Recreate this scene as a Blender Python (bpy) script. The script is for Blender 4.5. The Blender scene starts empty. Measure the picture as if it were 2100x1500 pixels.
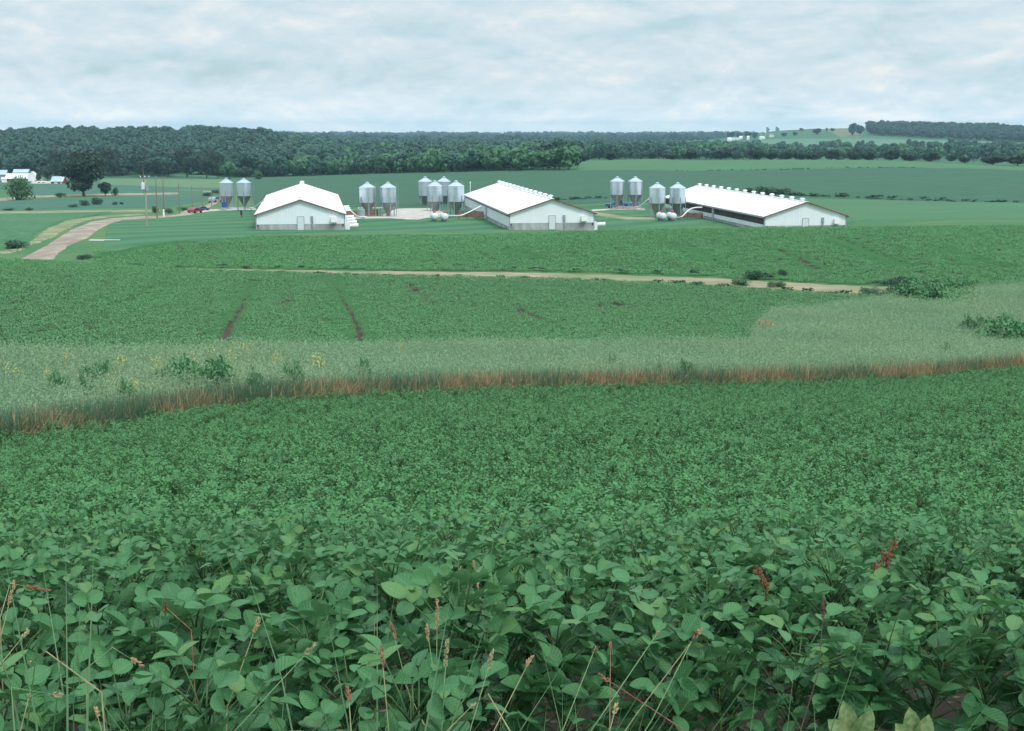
import bpy, math, random
import numpy as np
from math import radians, sin, cos, tan, atan, pi

C = bpy.context.scene.collection
SC = bpy.context.scene

# ------------------------------------------------------------------ camera, sky, sun, exposure
F_PX, U_C, V_C = 2900.0, 1050.0, 750.0          # focal length and centre in photograph pixels (2100 x 1500)
HORIZON = 262.0
PITCH = atan((V_C - HORIZON) / F_PX)
EYE = 1.75
HAZE = 0.00012                                   # density of the air volume
cam_d = bpy.data.cameras.new("camera")
cam_d.sensor_fit = 'HORIZONTAL'
cam_d.sensor_width = 36.0
cam_d.lens = F_PX / 2100.0 * 36.0
cam_d.clip_start = 0.05
cam_d.clip_end = 20000.0
cam = bpy.data.objects.new("camera", cam_d)
C.objects.link(cam)
cam.location = (0, 0, EYE)
cam.rotation_euler = (pi / 2 - PITCH, 0, 0)
SC.camera = cam

SUN_EL, SUN_AZ = radians(50), radians(146)      # azimuth from +y (view direction) towards +x: high, behind the camera's right shoulder
sun_d = bpy.data.lights.new("sun", 'SUN')
sun_d.energy = 1.9
sun_d.angle = radians(14)
sun_d.color = (1.0, 0.96, 0.9)
sun = bpy.data.objects.new("sun", sun_d)
C.objects.link(sun)
sun.rotation_euler = (pi / 2 - SUN_EL, 0, pi - SUN_AZ)

SC.view_settings.view_transform = 'Standard'
SC.view_settings.look = 'None'
SC.view_settings.exposure = 0.0
SC.view_settings.gamma = 1.0
SC.cycles.use_denoising = True
SC.cycles.max_bounces = 6
SC.cycles.diffuse_bounces = 3
SC.cycles.glossy_bounces = 2
SC.cycles.transmission_bounces = 3
SC.cycles.transparent_max_bounces = 6
SC.cycles.volume_bounces = 0
SC.cycles.sample_clamp_indirect = 6.0

world = bpy.data.worlds.new("World")
SC.world = world
world.use_nodes = True


class NT:
    """small helper for node trees"""
    def __init__(s, nt):
        s.t = nt
        nt.nodes.clear()

    def n(s, kind, ins=None, **props):
        nd = s.t.nodes.new(kind)
        for k, v in props.items():
            setattr(nd, k, v)
        for k, v in (ins or {}).items():
            sock = nd.inputs[k]
            if isinstance(v, bpy.types.NodeSocket):
                s.t.links.new(v, sock)
            elif hasattr(sock, 'default_value'):
                if isinstance(v, tuple) and len(v) == 3 and sock.type == 'RGBA':
                    v = v + (1,)
                sock.default_value = v
        return nd

    def math(s, op, a, b=0.0, c=None, clamp=False):
        ins = {0: a, 1: b}
        if c is not None:
            ins[2] = c
        return s.n('ShaderNodeMath', ins, operation=op, use_clamp=clamp).outputs[0]

    def mix(s, f, a, b, blend='MIX'):
        return s.n('ShaderNodeMixRGB', {0: f, 1: a, 2: b}, blend_type=blend).outputs[0]

    def noise(s, vec, scale, detail=5, rough=0.55, dist=0.0):
        ins = {'Scale': scale, 'Detail': detail, 'Roughness': rough, 'Distortion': dist}
        if vec is not None:
            ins['Vector'] = vec
        return s.n('ShaderNodeTexNoise', ins).outputs[0]

    def ramp(s, f, stops, interp='LINEAR'):
        nd = s.n('ShaderNodeValToRGB', {0: f})
        cr = nd.color_ramp
        cr.interpolation = interp
        while len(cr.elements) < len(stops):
            cr.elements.new(0.5)
        for e, (p, c) in zip(cr.elements, stops):
            e.position = p
            e.color = (c, c, c, 1) if isinstance(c, (int, float)) else tuple(c) + (1,)
        return nd.outputs[0]

    def mapv(s, vec, scale=(1, 1, 1), loc=(0, 0, 0), rot=(0, 0, 0)):
        return s.n('ShaderNodeMapping', {'Vector': vec, 'Scale': scale, 'Location': loc, 'Rotation': rot}).outputs[0]


def build_world():
    k = NT(world.node_tree)
    sky = k.n('ShaderNodeTexSky', sky_type='NISHITA', sun_disc=False, sun_elevation=SUN_EL, sun_rotation=SUN_AZ,
              altitude=300, air_density=1.2, dust_density=2.0)
    bg_sky = k.n('ShaderNodeBackground', {'Color': sky.outputs[0], 'Strength': 0.10})
    d = k.n('ShaderNodeTexCoord').outputs['Generated']
    sep = k.n('ShaderNodeSeparateXYZ', {0: d})
    z = k.math('MAXIMUM', sep.outputs[2], 0.0)
    den = k.math('ADD', z, 0.045)
    px = k.math('DIVIDE', sep.outputs[0], den)
    py = k.math('DIVIDE', sep.outputs[1], den)
    p = k.n('ShaderNodeCombineXYZ', {0: px, 1: py, 2: 0.0}).outputs[0]
    big = k.noise(k.mapv(p, (0.5, 0.5, 1), (3.1, 1.7, 0)), 1.0, 5, 0.55, 0.25)
    # rounded heaps of cloud laid out by direction; their upper sides catch the light
    v0 = k.mapv(d, (13, 13, 33), (0.3, 0.4, 0.2))
    v1 = k.mapv(d, (13, 13, 33), (0.3, 0.4, 0.40))
    puff = k.noise(v0, 1.0, 9, 0.60, 0.25)
    puff_up = k.noise(v1, 1.0, 9, 0.60, 0.25)
    lump = k.noise(k.mapv(d, (32, 32, 85), (1.3, 0.2, 0.7)), 1.0, 6, 0.55, 0.3)
    rim = k.math('MULTIPLY', k.math('SUBTRACT', puff, puff_up), 0.62)
    s0 = k.math('MULTIPLY_ADD', big, 0.14, k.math('MULTIPLY_ADD', puff, 0.63, k.math('MULTIPLY', lump, 0.23)))
    s1 = k.math('ADD', s0, rim)
    # cloud tone: blue-grey thin places, grey bases, pale sunlit tops
    tone = k.ramp(s1, [(0.30, (0.49, 0.675, 0.745)), (0.42, (0.575, 0.715, 0.78)), (0.50, (0.625, 0.74, 0.80)),
                       (0.58, (0.69, 0.78, 0.825)), (0.70, (0.82, 0.85, 0.85))], 'LINEAR')
    # an overcast sky is brightest overhead
    el = k.ramp(z, [(0.0, 1.45), (0.012, 1.20), (0.035, 1.07), (0.09, 1.05), (0.25, 1.34), (0.8, 1.95)])
    bg_cl = k.n('ShaderNodeBackground', {'Color': tone, 'Strength': el})
    cover = k.ramp(s0, [(0.30, 0.80), (0.45, 1.0)])
    mx = k.n('ShaderNodeMixShader', {0: cover, 1: bg_sky.outputs[0], 2: bg_cl.outputs[0]})
    k.n('ShaderNodeOutputWorld', {0: mx.outputs[0]})


build_world()

# ------------------------------------------------------------------ terrain


def T(v):
    """how far a sight line through photograph row v drops per metre of distance"""
    return math.tan(PITCH + math.atan((v - V_C) / F_PX))


DU = np.arange(-1800.0, 3901.0, 10.0)


def pw(pts, sm=True):
    us, vs = zip(*pts)
    a = np.interp(DU, us, vs)
    if sm:
        kx = np.arange(-12, 13)
        kk = np.exp(-0.5 * (kx / 5.0) ** 2)
        a = np.convolve(np.pad(a, 12, 'edge'), kk / kk.sum(), 'valid')
    return a


def Tv(a):
    return np.tan(PITCH + np.arctan((a - V_C) / F_PX))


one = np.ones_like(DU)
Y4 = pw([(-400, 32), (0, 36), (350, 41), (700, 46), (1050, 51), (1400, 55), (1750, 59), (2100, 62), (2500, 65)])
V4 = pw([(-400, 940), (0, 886), (175, 866), (415, 828), (560, 814), (700, 806), (1050, 790), (1400, 785), (1750, 775), (1930, 767), (2100, 750), (2500, 710)])
Y5 = pw([(-400, 48), (0, 52), (350, 56), (700, 60), (1050, 65), (1400, 69), (1750, 72), (2100, 75)])
V5 = pw([(0, 706), (350, 702), (700, 697), (1050, 694), (1400, 691), (1750, 690), (2100, 690)])
Y6 = pw([(0, 125), (350, 125), (700, 122), (1050, 120), (1400, 116), (1750, 110), (2100, 104)])
V6 = pw([(-400, 520), (0, 527), (200, 535), (350, 545), (700, 556), (1050, 562), (1400, 575), (1750, 598), (2100, 604)])
Y7 = Y6 + 9
V7 = pw([(-400, 540), (350, 543), (700, 548), (1050, 553), (1400, 563), (1750, 585), (2100, 589)])
SOY, GRASS = 0.5, 1.15
c4 = -Y4 * Tv(V4)
Y3 = 0.62 * Y4
c3 = -2.8 + (Y3 - 9.5) / (Y4 - 9.5) * (c4 + 2.8) - 0.3
ROWS = [
    (-12 * one, -1.55 * one), (0 * one, -1.75 * one), (3.8 * one, -1.95 * one), (9.5 * one, -3.3 * one),
    (Y3, c3 - SOY), (Y4, c4 - SOY), (Y5, -Y5 * Tv(V5) - GRASS), (Y6, -Y6 * Tv(V6) - SOY), (Y7, -Y7 * Tv(V7)),
    (175 * one, pw([(0, -13.2), (350, -13.2), (525, -13.4), (620, -13.45), (700, -13.35), (1050, -13.15), (1250, -12.74), (1560, -12.37), (2100, -12.1)])),
    (203 * one, pw([(0, -13.9), (525, -14.3), (620, -14.42), (900, -14.5), (1130, -14.55), (1400, -14.9), (1650, -15.2), (1760, -14.6), (1900, -13.4), (2100, -13.1)])),
    (235 * one, pw([(0, -15.0), (400, -14.9), (600, -14.8), (950, -14.95), (1350, -15.1), (1700, -15.2), (1900, -14.4), (2100, -14.2)])),
    (300 * one, pw([(0, -17.5), (400, -17.0), (600, -15.6), (1050, -15.4), (1700, -15.4), (2100, -15.0)])),
    (430 * one, pw([(0, -21), (400, -20.5), (525, -19.3), (700, -18.2), (1050, -16.5), (1300, -14.6), (2100, -14.5)])),
    (600 * one, pw([(0, -24), (400, -23.5), (525, -22.5), (700, -20.5), (900, -18.5), (1150, -15.3), (1300, -13.7), (1800, -13.7), (2100, -16)])),
    (780 * one, pw([(0, -26.5), (500, -26), (700, -24), (1150, -20), (1300, -18), (2100, -20)])),
    (950 * one, pw([(0, -22), (500, -22), (700, -24), (1150, -21.5), (1300, -21), (2100, -22)])),
    (1300 * one, pw([(-400, -18), (0, -14.5), (150, -12), (540, -11.5), (620, -20), (700, -24), (1050, -25), (2100, -24)])),
    (1800 * one, pw([(0, -16), (525, -16), (700, -26), (1400, -26), (1560, -25), (2100, -22)])),
    (2300 * one, pw([(0, -22), (700, -27), (1400, -24), (1480, -18), (1570, -4), (1650, -2.5), (1780, -1), (1950, -2), (2050, -6), (2100, -10), (2300, -16)])),
    (2900 * one, pw([(0, -26), (1400, -27), (2100, -24)])),
    (4000 * one, -28 * one), (7000 * one, -31 * one)]
YT = np.array([r[0] for r in ROWS])
HT = np.array([r[1] for r in ROWS])
_d = np.diff(HT, axis=0) / np.diff(YT, axis=0)
DT = np.zeros_like(HT)
DT[0], DT[-1] = _d[0], _d[-1]
_a, _b = _d[:-1], _d[1:]
_w1, _w2 = np.diff(YT, axis=0)[:-1], np.diff(YT, axis=0)[1:]
with np.errstate(divide='ignore', invalid='ignore'):
    _s = (_a * _w2 + _b * _w1) / (_w1 + _w2)
    _lim = 3 * np.minimum(np.abs(_a), np.abs(_b))
    DT[1:-1] = np.where(_a * _b > 0, np.sign(_s) * np.minimum(np.abs(_s), _lim), 0.25 * _s)


def ground(x, y):
    """world height of the ground at x, y"""
    x = np.atleast_1d(np.asarray(x, float)).ravel()
    y = np.atleast_1d(np.asarray(y, float)).ravel()
    out = np.empty_like(x)
    for s in range(0, len(x), 100000):
        xx, yy = x[s:s + 100000], y[s:s + 100000]
        u = U_C + F_PX * xx / np.maximum(yy, 4.0)
        fi = np.clip((u - DU[0]) / 10.0, 0, len(DU) - 1.001)
        i = fi.astype(int)
        w = fi - i
        Y = YT[:, i] * (1 - w) + YT[:, i + 1] * w
        H = HT[:, i] * (1 - w) + HT[:, i + 1] * w
        D = DT[:, i] * (1 - w) + DT[:, i + 1] * w
        k = np.clip((Y <= yy).sum(0) - 1, 0, len(Y) - 2)
        j = np.arange(len(xx))
        y0, y1, h0, h1, d0, d1 = Y[k, j], Y[k + 1, j], H[k, j], H[k + 1, j], D[k, j], D[k + 1, j]
        L = y1 - y0
        t = np.clip((yy - y0) / L, 0, 1)
        out[s:s + 100000] = (h0 * (2 * t**3 - 3 * t**2 + 1) + d0 * L * (t**3 - 2 * t**2 + t)
                             + h1 * (-2 * t**3 + 3 * t**2) + d1 * L * (t**3 - t**2))
    return out + EYE


def gz(x, y):
    return float(ground(x, y)[0])


_YS = np.geomspace(1.0, 6500, 2200)


def hit(u, v, ymin=1.0, lift=0.0):
    """the point of the ground seen at photograph pixel u, v"""
    cx, cy = (u - U_C) / F_PX, -(v - V_C) / F_PX
    dy, dz = cos(PITCH) + sin(PITCH) * cy, -sin(PITCH) + cos(PITCH) * cy
    rx, rz = cx / dy, dz / dy
    ys = _YS[_YS >= ymin]
    g = ground(rx * ys, ys) + lift
    below = np.nonzero(EYE + rz * ys < g)[0]
    if len(below) == 0:
        y = ys[-1]
    else:
        k = max(1, below[0])
        a, b = ys[k - 1], ys[k]
        for _ in range(24):
            m = 0.5 * (a + b)
            if EYE + rz * m < gz(rx * m, m) + lift:
                b = m
            else:
                a = m
        y = 0.5 * (a + b)
    return np.array([rx * y, y, gz(rx * y, y)])


def at(u, y):
    """the ground point at distance y in the direction of photograph column u"""
    x = (u - U_C) / F_PX * y
    for _ in range(3):
        d = y * cos(PITCH) - (gz(x, y) - EYE) * sin(PITCH)
        x = (u - U_C) / F_PX * d
    return np.array([x, y, gz(x, y)])


def project(x, y, z):
    d = y * cos(PITCH) - (z - EYE) * sin(PITCH)
    return U_C + F_PX * x / d, V_C - F_PX * (y * sin(PITCH) + (z - EYE) * cos(PITCH)) / d


def col_of(x, y):
    return U_C + F_PX * x / np.maximum(y, 0.5)


# ------------------------------------------------------------------ mesh builder


class MB:
    def __init__(s):
        s.V, s.P, s.M, s.A, s.n = [], [], [], [], 0

    def add(s, v, polys, mi=0, luv=None):
        """v (n,3); polys list of (m,k) index arrays; luv (n,3) per-point data"""
        v = np.asarray(v, float).reshape(-1, 3)
        for p in polys:
            p = np.asarray(p, int)
            if p.ndim == 1:
                p = p[None]
            s.P.append(p + s.n)
            s.M.append(np.full(len(p), mi))
        s.V.append(v)
        s.A.append(np.zeros((len(v), 3)) if luv is None else luv)
        s.n += len(v)
        return s

    def box(s, c, size, mi=0, rz=0.0, rx=0.0, ry=0.0):
        x, y, z = [0.5 * q for q in size]
        v = np.array([(a * x, b * y, e * z) for e in (-1, 1) for b in (-1, 1) for a in (-1, 1)])
        v = rot(v, rx, ry, rz) + np.asarray(c, float)
        f = np.array([(0, 2, 3, 1), (4, 5, 7, 6), (0, 1, 5, 4), (2, 6, 7, 3), (0, 4, 6, 2), (1, 3, 7, 5)])
        return s.add(v, [f], mi)

    def grid(s, P, mi=0, luv=None, closed=False):
        P = np.asarray(P, float)
        a, b = P.shape[:2]
        i = np.arange(a * b).reshape(a, b)
        if closed:
            i = np.concatenate([i, i[:, :1]], 1)
        q = np.stack([i[:-1, :-1], i[:-1, 1:], i[1:, 1:], i[1:, :-1]], -1).reshape(-1, 4)
        return s.add(P.reshape(-1, 3), [q], mi, luv)

    def lathe(s, prof, n=20, c=(0, 0, 0), mi=0, axis='z', cap=True):
        a = np.linspace(0, 2 * pi, n, endpoint=False)
        P = np.array([[(r * cos(t), r * sin(t), z) for t in a] for r, z in prof])
        if axis == 'y':
            P = np.stack([P[..., 0], P[..., 2], -P[..., 1]], -1)
        if axis == 'x':
            P = np.stack([P[..., 2], P[..., 0], P[..., 1]], -1)
        st = s.n
        s.grid(P + np.asarray(c, float), mi, closed=True)
        if cap:
            k = len(prof)
            s.P.append((np.arange(n)[::-1] + st)[None])
            s.P.append((np.arange(n) + st + (k - 1) * n)[None])
            s.M += [np.array([mi]), np.array([mi])]
        return s

    def tube(s, path, radii, n=6, mi=0):
        path = np.asarray(path, float)
        if np.isscalar(radii):
            radii = [radii] * len(path)
        tg = np.gradient(path, axis=0)
        tg /= np.linalg.norm(tg, axis=1)[:, None] + 1e-12
        ref = np.array([0, 0, 1.0]) if abs(tg[0, 2]) < 0.9 else np.array([1.0, 0, 0])
        b = np.cross(tg, ref)
        b /= np.linalg.norm(b, axis=1)[:, None] + 1e-12
        c = np.cross(b, tg)
        a = np.linspace(0, 2 * pi, n, endpoint=False)
        P = path[:, None] + np.asarray(radii)[:, None, None] * (b[:, None] * np.cos(a)[None, :, None] + c[:, None] * np.sin(a)[None, :, None])
        st = s.n
        s.grid(P, mi, closed=True)
        s.P.append((np.arange(n)[::-1] + st)[None])
        s.P.append((np.arange(n) + st + (len(path) - 1) * n)[None])
        s.M += [np.array([mi]), np.array([mi])]
        return s

    def prism(s, poly, y0, y1, mi=0):
        """poly of (x,z) extruded along y"""
        k = len(poly)
        v = [(x, y0, z) for x, z in poly] + [(x, y1, z) for x, z in poly]
        side = [(i, (i + 1) % k, k + (i + 1) % k, k + i) for i in range(k)]
        return s.add(v, [np.arange(k)[None], (np.arange(k)[::-1] + k)[None], np.array(side)], mi)

    def join(s, o, mi_off=0):
        for p, m in zip(o.P, o.M):
            s.P.append(p + s.n)
            s.M.append(m + mi_off)
        s.V += o.V
        s.A += o.A
        s.n += o.n
        return s

    def mesh(s, name, mats, smooth=False, attr=False):
        me = bpy.data.meshes.new(name)
        V = np.concatenate(s.V)
        nl = sum(p.size for p in s.P)
        npoly = sum(len(p) for p in s.P)
        me.vertices.add(len(V))
        me.vertices.foreach_set('co', V.astype(np.float32).ravel())
        me.loops.add(nl)
        me.polygons.add(npoly)
        me.loops.foreach_set('vertex_index', np.concatenate([p.ravel() for p in s.P]).astype(np.int32))
        tot = np.concatenate([np.full(len(p), p.shape[1]) for p in s.P])
        me.polygons.foreach_set('loop_start', np.concatenate([[0], np.cumsum(tot)[:-1]]).astype(np.int32))
        for m in (mats if isinstance(mats, (list, tuple)) else [mats]):
            me.materials.append(m)
        me.polygons.foreach_set('material_index', np.concatenate(s.M).astype(np.int32))
        me.polygons.foreach_set('use_smooth', np.full(npoly, bool(smooth)))
        if attr:
            at_ = me.attributes.new('luv', 'FLOAT_VECTOR', 'POINT')
            at_.data.foreach_set('vector', np.concatenate(s.A).astype(np.float32).ravel())
        me.update(calc_edges=True)
        me.validate()
        return me

    def obj(s, name, mats, parent=None, smooth=False, attr=False, loc=None, rz=None):
        o = bpy.data.objects.new(name, s.mesh(name, mats, smooth, attr))
        C.objects.link(o)
        if parent is not None:
            o.parent = parent
        if loc is not None:
            o.location = loc
        if rz is not None:
            o.rotation_euler = (0, 0, rz)
        return o


def rot(v, rx=0, ry=0, rz=0):
    v = np.asarray(v, float)
    for a, (i, j) in ((rx, (1, 2)), (ry, (2, 0)), (rz, (0, 1))):
        if a:
            c, s_ = cos(a), sin(a)
            w = v.copy()
            w[..., i] = v[..., i] * c - v[..., j] * s_
            w[..., j] = v[..., i] * s_ + v[..., j] * c
            v = w
    return v


def tag(o, label=None, cat=None, group=None, kind=None):
    for k_, v_ in (('label', label), ('category', cat), ('group', group), ('kind', kind)):
        if v_:
            o[k_] = v_
    return o


def thing(name, label, cat, loc=(0, 0, 0), rz=0.0, group=None):
    o = bpy.data.objects.new(name, None)
    o.empty_display_size = 0.2
    C.objects.link(o)
    o.location = tuple(float(q) for q in loc)
    o.rotation_euler = (0, 0, rz)
    return tag(o, label, cat, group)


def children_of(o):
    return [c for c in bpy.data.objects if c.parent is o]


def dup(root, loc, rz, kids, label=None, scale=None):
    """copy a thing with its parts; kids = list of (part, [sub-parts])"""
    r = root.copy()
    C.objects.link(r)
    r.location = tuple(float(q) for q in loc)
    r.rotation_euler = (0, 0, rz)
    if scale:
        r.scale = scale if isinstance(scale, tuple) else (scale,) * 3
    if label:
        r['label'] = label
    for p, subs in kids:
        c = p.copy()
        C.objects.link(c)
        c.parent = r
        for q in subs:
            d = q.copy()
            C.objects.link(d)
            d.parent = c
    return r


# ------------------------------------------------------------------ materials


def pmat(name, c1, c2=None, scale=1.0, rough=0.85, metal=0.0, spec=0.3, detail=6, stretch=(1, 1, 1), c3=None, s3=0.05,
         coord='Object', lo=0.35, hi=0.65, bump=0.0, wave=None):
    """base colour c1..c2 by noise, optional large-scale third colour, optional ribs (axis, period, depth)"""
    m = bpy.data.materials.new(name)
    m.use_nodes = True
    k = NT(m.node_tree)
    if coord == 'World':
        vec = k.n('ShaderNodeNewGeometry').outputs['Position']
    else:
        vec = k.n('ShaderNodeTexCoord').outputs[coord]
    colr = c1 + (1,)
    f = None
    if c2 is not None:
        f = k.ramp(k.noise(k.mapv(vec, stretch), scale, detail), [(lo, 0.0), (hi, 1.0)])
        colr = k.mix(f, c1 + (1,), c2 + (1,))
    if c3 is not None:
        g = k.ramp(k.noise(vec, s3, 4), [(0.42, 0.0), (0.62, 1.0)])
        colr = k.mix(k.math('MULTIPLY', g, 0.7), colr, c3 + (1,))
    ins = {'Roughness': rough, 'Metallic': metal, 'Specular IOR Level': spec, 'Base Color': colr}
    h = None
    if wave:
        ax, per, dep = wave
        sp = k.n('ShaderNodeSeparateXYZ', {0: vec}).outputs[ax]
        h = k.math('MULTIPLY', k.math('PINGPONG', sp, per * 0.5), 2.0 / per)
        h = k.math('POWER', h, 6.0)
        ins['Normal'] = k.n('ShaderNodeBump', {'Height': h, 'Distance': dep, 'Strength': 1.0}).outputs[0]
    elif bump and f is not None:
        ins['Normal'] = k.n('ShaderNodeBump', {'Height': f, 'Distance': bump, 'Strength': 1.0}).outputs[0]
    b = k.n('ShaderNodeBsdfPrincipled', ins)
    k.n('ShaderNodeOutputMaterial', {0: b.outputs[0]})
    return m


def leafmat(name, dark, light, back=None, crinkle=0.0, vein=None, transl=0.2, rough=0.5, spec=0.4, objvar=0.0, third=None, world_var=None):
    """foliage: colour from the per-leaf tint (luv.z), vein lines from luv.xy, a little light through the blade"""
    m = bpy.data.materials.new(name)
    m.use_nodes = True
    k = NT(m.node_tree)
    a = k.n('ShaderNodeAttribute', attribute_name='luv')
    sp = k.n('ShaderNodeSeparateXYZ', {0: a.outputs['Vector']})
    s_, t_, tint = sp.outputs
    col = k.mix(tint, dark + (1,), light + (1,))
    if third:
        col = k.mix(k.ramp(tint, [(0.9, 0.0), (0.97, 1.0)]), col, third + (1,))
    if world_var:
        amt, wc, sc_ = world_var
        pos = k.n('ShaderNodeNewGeometry').outputs['Position']
        g = k.ramp(k.noise(pos, sc_, 4), [(0.4, 0.0), (0.62, 1.0)])
        col = k.mix(k.math('MULTIPLY', g, amt), col, wc + (1,))
    if objvar:
        r = k.n('ShaderNodeObjectInfo').outputs['Random']
        col = k.mix(k.math('MULTIPLY', r, objvar), col, tuple(q * 0.45 for q in dark) + (1,))
        r2 = k.math('FRACT', k.math('MULTIPLY', r, 7.31))
        col = k.mix(k.math('MULTIPLY', r2, objvar * 0.6), col, (light[0] * 1.25, light[1] * 1.05, light[2] * 0.7, 1))
    if vein:
        ab = k.math('ABSOLUTE', s_)
        mid = k.ramp(ab, [(0.03, 1.0), (0.09, 0.0)])
        sv = k.math('SINE', k.math('MULTIPLY', k.math('SUBTRACT', t_, k.math('MULTIPLY', ab, 0.30)), 46.0))
        side = k.math('MULTIPLY', k.ramp(sv, [(0.80, 0.0), (1.0, 1.0)]), 0.35)
        col = k.mix(k.math('MULTIPLY', k.math('MAXIMUM', mid, side), 0.32), col, vein + (1,))
    if back:
        bf = k.n('ShaderNodeNewGeometry').outputs['Backfacing']
        col = k.mix(bf, col, back + (1,))
    ins = {'Base Color': col, 'Roughness': rough, 'Specular IOR Level': spec}
    if crinkle:
        q = k.n('ShaderNodeCombineXYZ', {0: k.math('MULTIPLY', s_, 4.0), 1: k.math('MULTIPLY', t_, 7.0), 2: k.math('MULTIPLY', tint, 40.0)}).outputs[0]
        nz = k.noise(q, 1.0, 3)
        ab2 = k.math('ABSOLUTE', s_)
        qv = k.math('SINE', k.math('MULTIPLY', k.math('SUBTRACT', t_, k.math('MULTIPLY', ab2, 0.30)), 46.0))
        hgt = k.math('ADD', nz, k.math('MULTIPLY', qv, -0.22))
        ins['Normal'] = k.n('ShaderNodeBump', {'Height': hgt, 'Distance': crinkle, 'Strength': 1.0}).outputs[0]
        # a little blotchy wear and yellowing with shapes of its own
        bl = k.ramp(k.noise(q, 0.6, 5, 0.65), [(0.60, 0.0), (0.74, 0.55)])
        ins['Base Color'] = k.mix(bl, col, (light[0] * 1.6, light[1] * 1.1, light[2] * 0.8, 1))
    b = k.n('ShaderNodeBsdfPrincipled', ins)
    out = b.outputs[0]
    if transl:
        tc = k.mix(0.5, col, (light[0] * 1.3, light[1] * 1.5, light[2] * 0.8, 1))
        tr = k.n('ShaderNodeBsdfTranslucent', {'Color': tc})
        out = k.n('ShaderNodeMixShader', {0: transl, 1: out, 2: tr.outputs[0]}).outputs[0]
    k.n('ShaderNodeOutputMaterial', {0: out})
    return m


# ------------------------------------------------------------------ leaves, blades, crowns


def unit(a):
    return a / (np.linalg.norm(a, axis=-1, keepdims=True) + 1e-12)


def leaves(mb, o, d, n, L, W, tint, rows=4, cols=1, fold=0.25, curl=0.25, shape='ovate', mi=0):
    """many blades at once: o origin, d direction, n normal (N,3); L, W, tint (N,)"""
    N = len(o)
    if N == 0:
        return
    d = unit(d)
    b = unit(np.cross(d, n))
    n = np.cross(b, d)
    t = np.linspace(0, 1, rows + 1)
    s_ = np.linspace(-1, 1, 2 * cols + 1) if cols else np.array([-1.0, 1.0])
    if shape == 'ovate':
        w = np.maximum(np.sin(pi * t ** 0.88), 0) ** 0.58
        w[0] = 0.10
        w[-1] = 0.03
    elif shape == 'blade':
        w = np.maximum(1 - t ** 1.7, 0.03) * np.minimum(1, 0.5 + 3 * t)
    else:
        w = np.ones_like(t)
    L = np.asarray(L)[:, None, None]
    W = np.asarray(W)[:, None, None] * 0.5
    fold = np.broadcast_to(np.asarray(fold, float), (N,))[:, None, None]
    curl = np.broadcast_to(np.asarray(curl, float), (N,))[:, None, None]
    tt = t[None, :, None]
    ss = s_[None, None, :]
    ww = w[None, :, None]
    along = L * tt * np.ones_like(ss)
    across = W * ss * ww
    up = fold * W * np.abs(ss) ** 1.4 * ww - curl * L * tt ** 2 * np.ones_like(ss)
    P = (o[:, None, None] + d[:, None, None] * along[..., None] + b[:, None, None] * across[..., None] + n[:, None, None] * up[..., None])
    R, S = len(t), len(s_)
    i = np.arange(R * S).reshape(R, S)
    q = np.stack([i[:-1, :-1], i[:-1, 1:], i[1:, 1:], i[1:, :-1]], -1).reshape(-1, 4)
    Q = (q[None] + (np.arange(N) * R * S)[:, None, None]).reshape(-1, 4)
    luv = np.empty((N, R, S, 3))
    luv[..., 0] = ss
    luv[..., 1] = tt
    luv[..., 2] = np.asarray(tint)[:, None, None]
    mb.add(P.reshape(-1, 3), [Q], mi, luv.reshape(-1, 3))


def crown(rg, H, R, base, lobes, nq, size, squash=1.0, up=0.3, shape='round', tn=0.16, nr=0.55):
    """leaf clumps over irregular lobes: an uneven outline with gaps"""
    mb = MB()
    zc, zh = base + (H - base) * 0.5, (H - base) * 0.5
    tnoise = tn
    cs, rs, tn = [], [], []
    for i in range(lobes):
        for _ in range(30):
            q = rg.uniform(-1, 1, 3)
            if np.dot(q, q) < 1:
                break
        if shape == 'cone':
            zt = rg.uniform(0, 1)
            rr = R * (1 - zt) * 0.75
            an = rg.uniform(0, 2 * pi)
            c = np.array([rr * cos(an), rr * sin(an), base + (H - base) * zt * 0.92])
            r = R * (0.42 * (1 - zt) + 0.12)
        else:
            c = np.array([q[0] * R * 0.68, q[1] * R * 0.68 * squash, zc + q[2] * zh * 0.68])
            r = min(R, zh * 1.15) * rg.uniform(0.30, 0.50)
        cs.append(c)
        rs.append(r)
        tn.append(rg.uniform(0.0, 0.85))
    cs, rs, tn = np.array(cs), np.array(rs), np.array(tn)
    k = rg.choice(lobes, nq, p=rs ** 2 / (rs ** 2).sum())
    dirn = rg.normal(0, 1, (nq, 3))
    dirn[:, 2] += up
    dirn = unit(dirn)
    rad = rs[k] * (0.62 + 0.48 * rg.uniform(0, 1, nq) ** 0.6)
    p = cs[k] + dirn * rad[:, None] * np.array([1, 1, 0.85])
    nrm = unit(dirn + rg.normal(0, nr, (nq, 3)))
    a = unit(np.cross(nrm, rg.normal(0, 1, (nq, 3))))
    b = np.cross(nrm, a)
    sz = size * rg.uniform(0.6, 1.35, nq)
    offs = [(-1, -.6), (.1, -1), (1, -.2), (.5, .9), (-.6, .8)]
    V = np.stack([p + a * (sz * (x + rg.uniform(-.25, .25, nq)))[:, None] * 0.5 + b * (sz * (y + rg.uniform(-.25, .25, nq)))[:, None] * 0.5 for x, y in offs], 1)
    Q = np.arange(nq * 5).reshape(nq, 5)
    tint = np.clip(tn[k] + rg.normal(0, tnoise, nq), 0, 1)
    luv = np.zeros((nq, 5, 3))
    luv[..., 2] = tint[:, None]
    mb.add(V.reshape(-1, 3), [Q], 0, luv.reshape(-1, 3))
    return mb, cs


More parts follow.
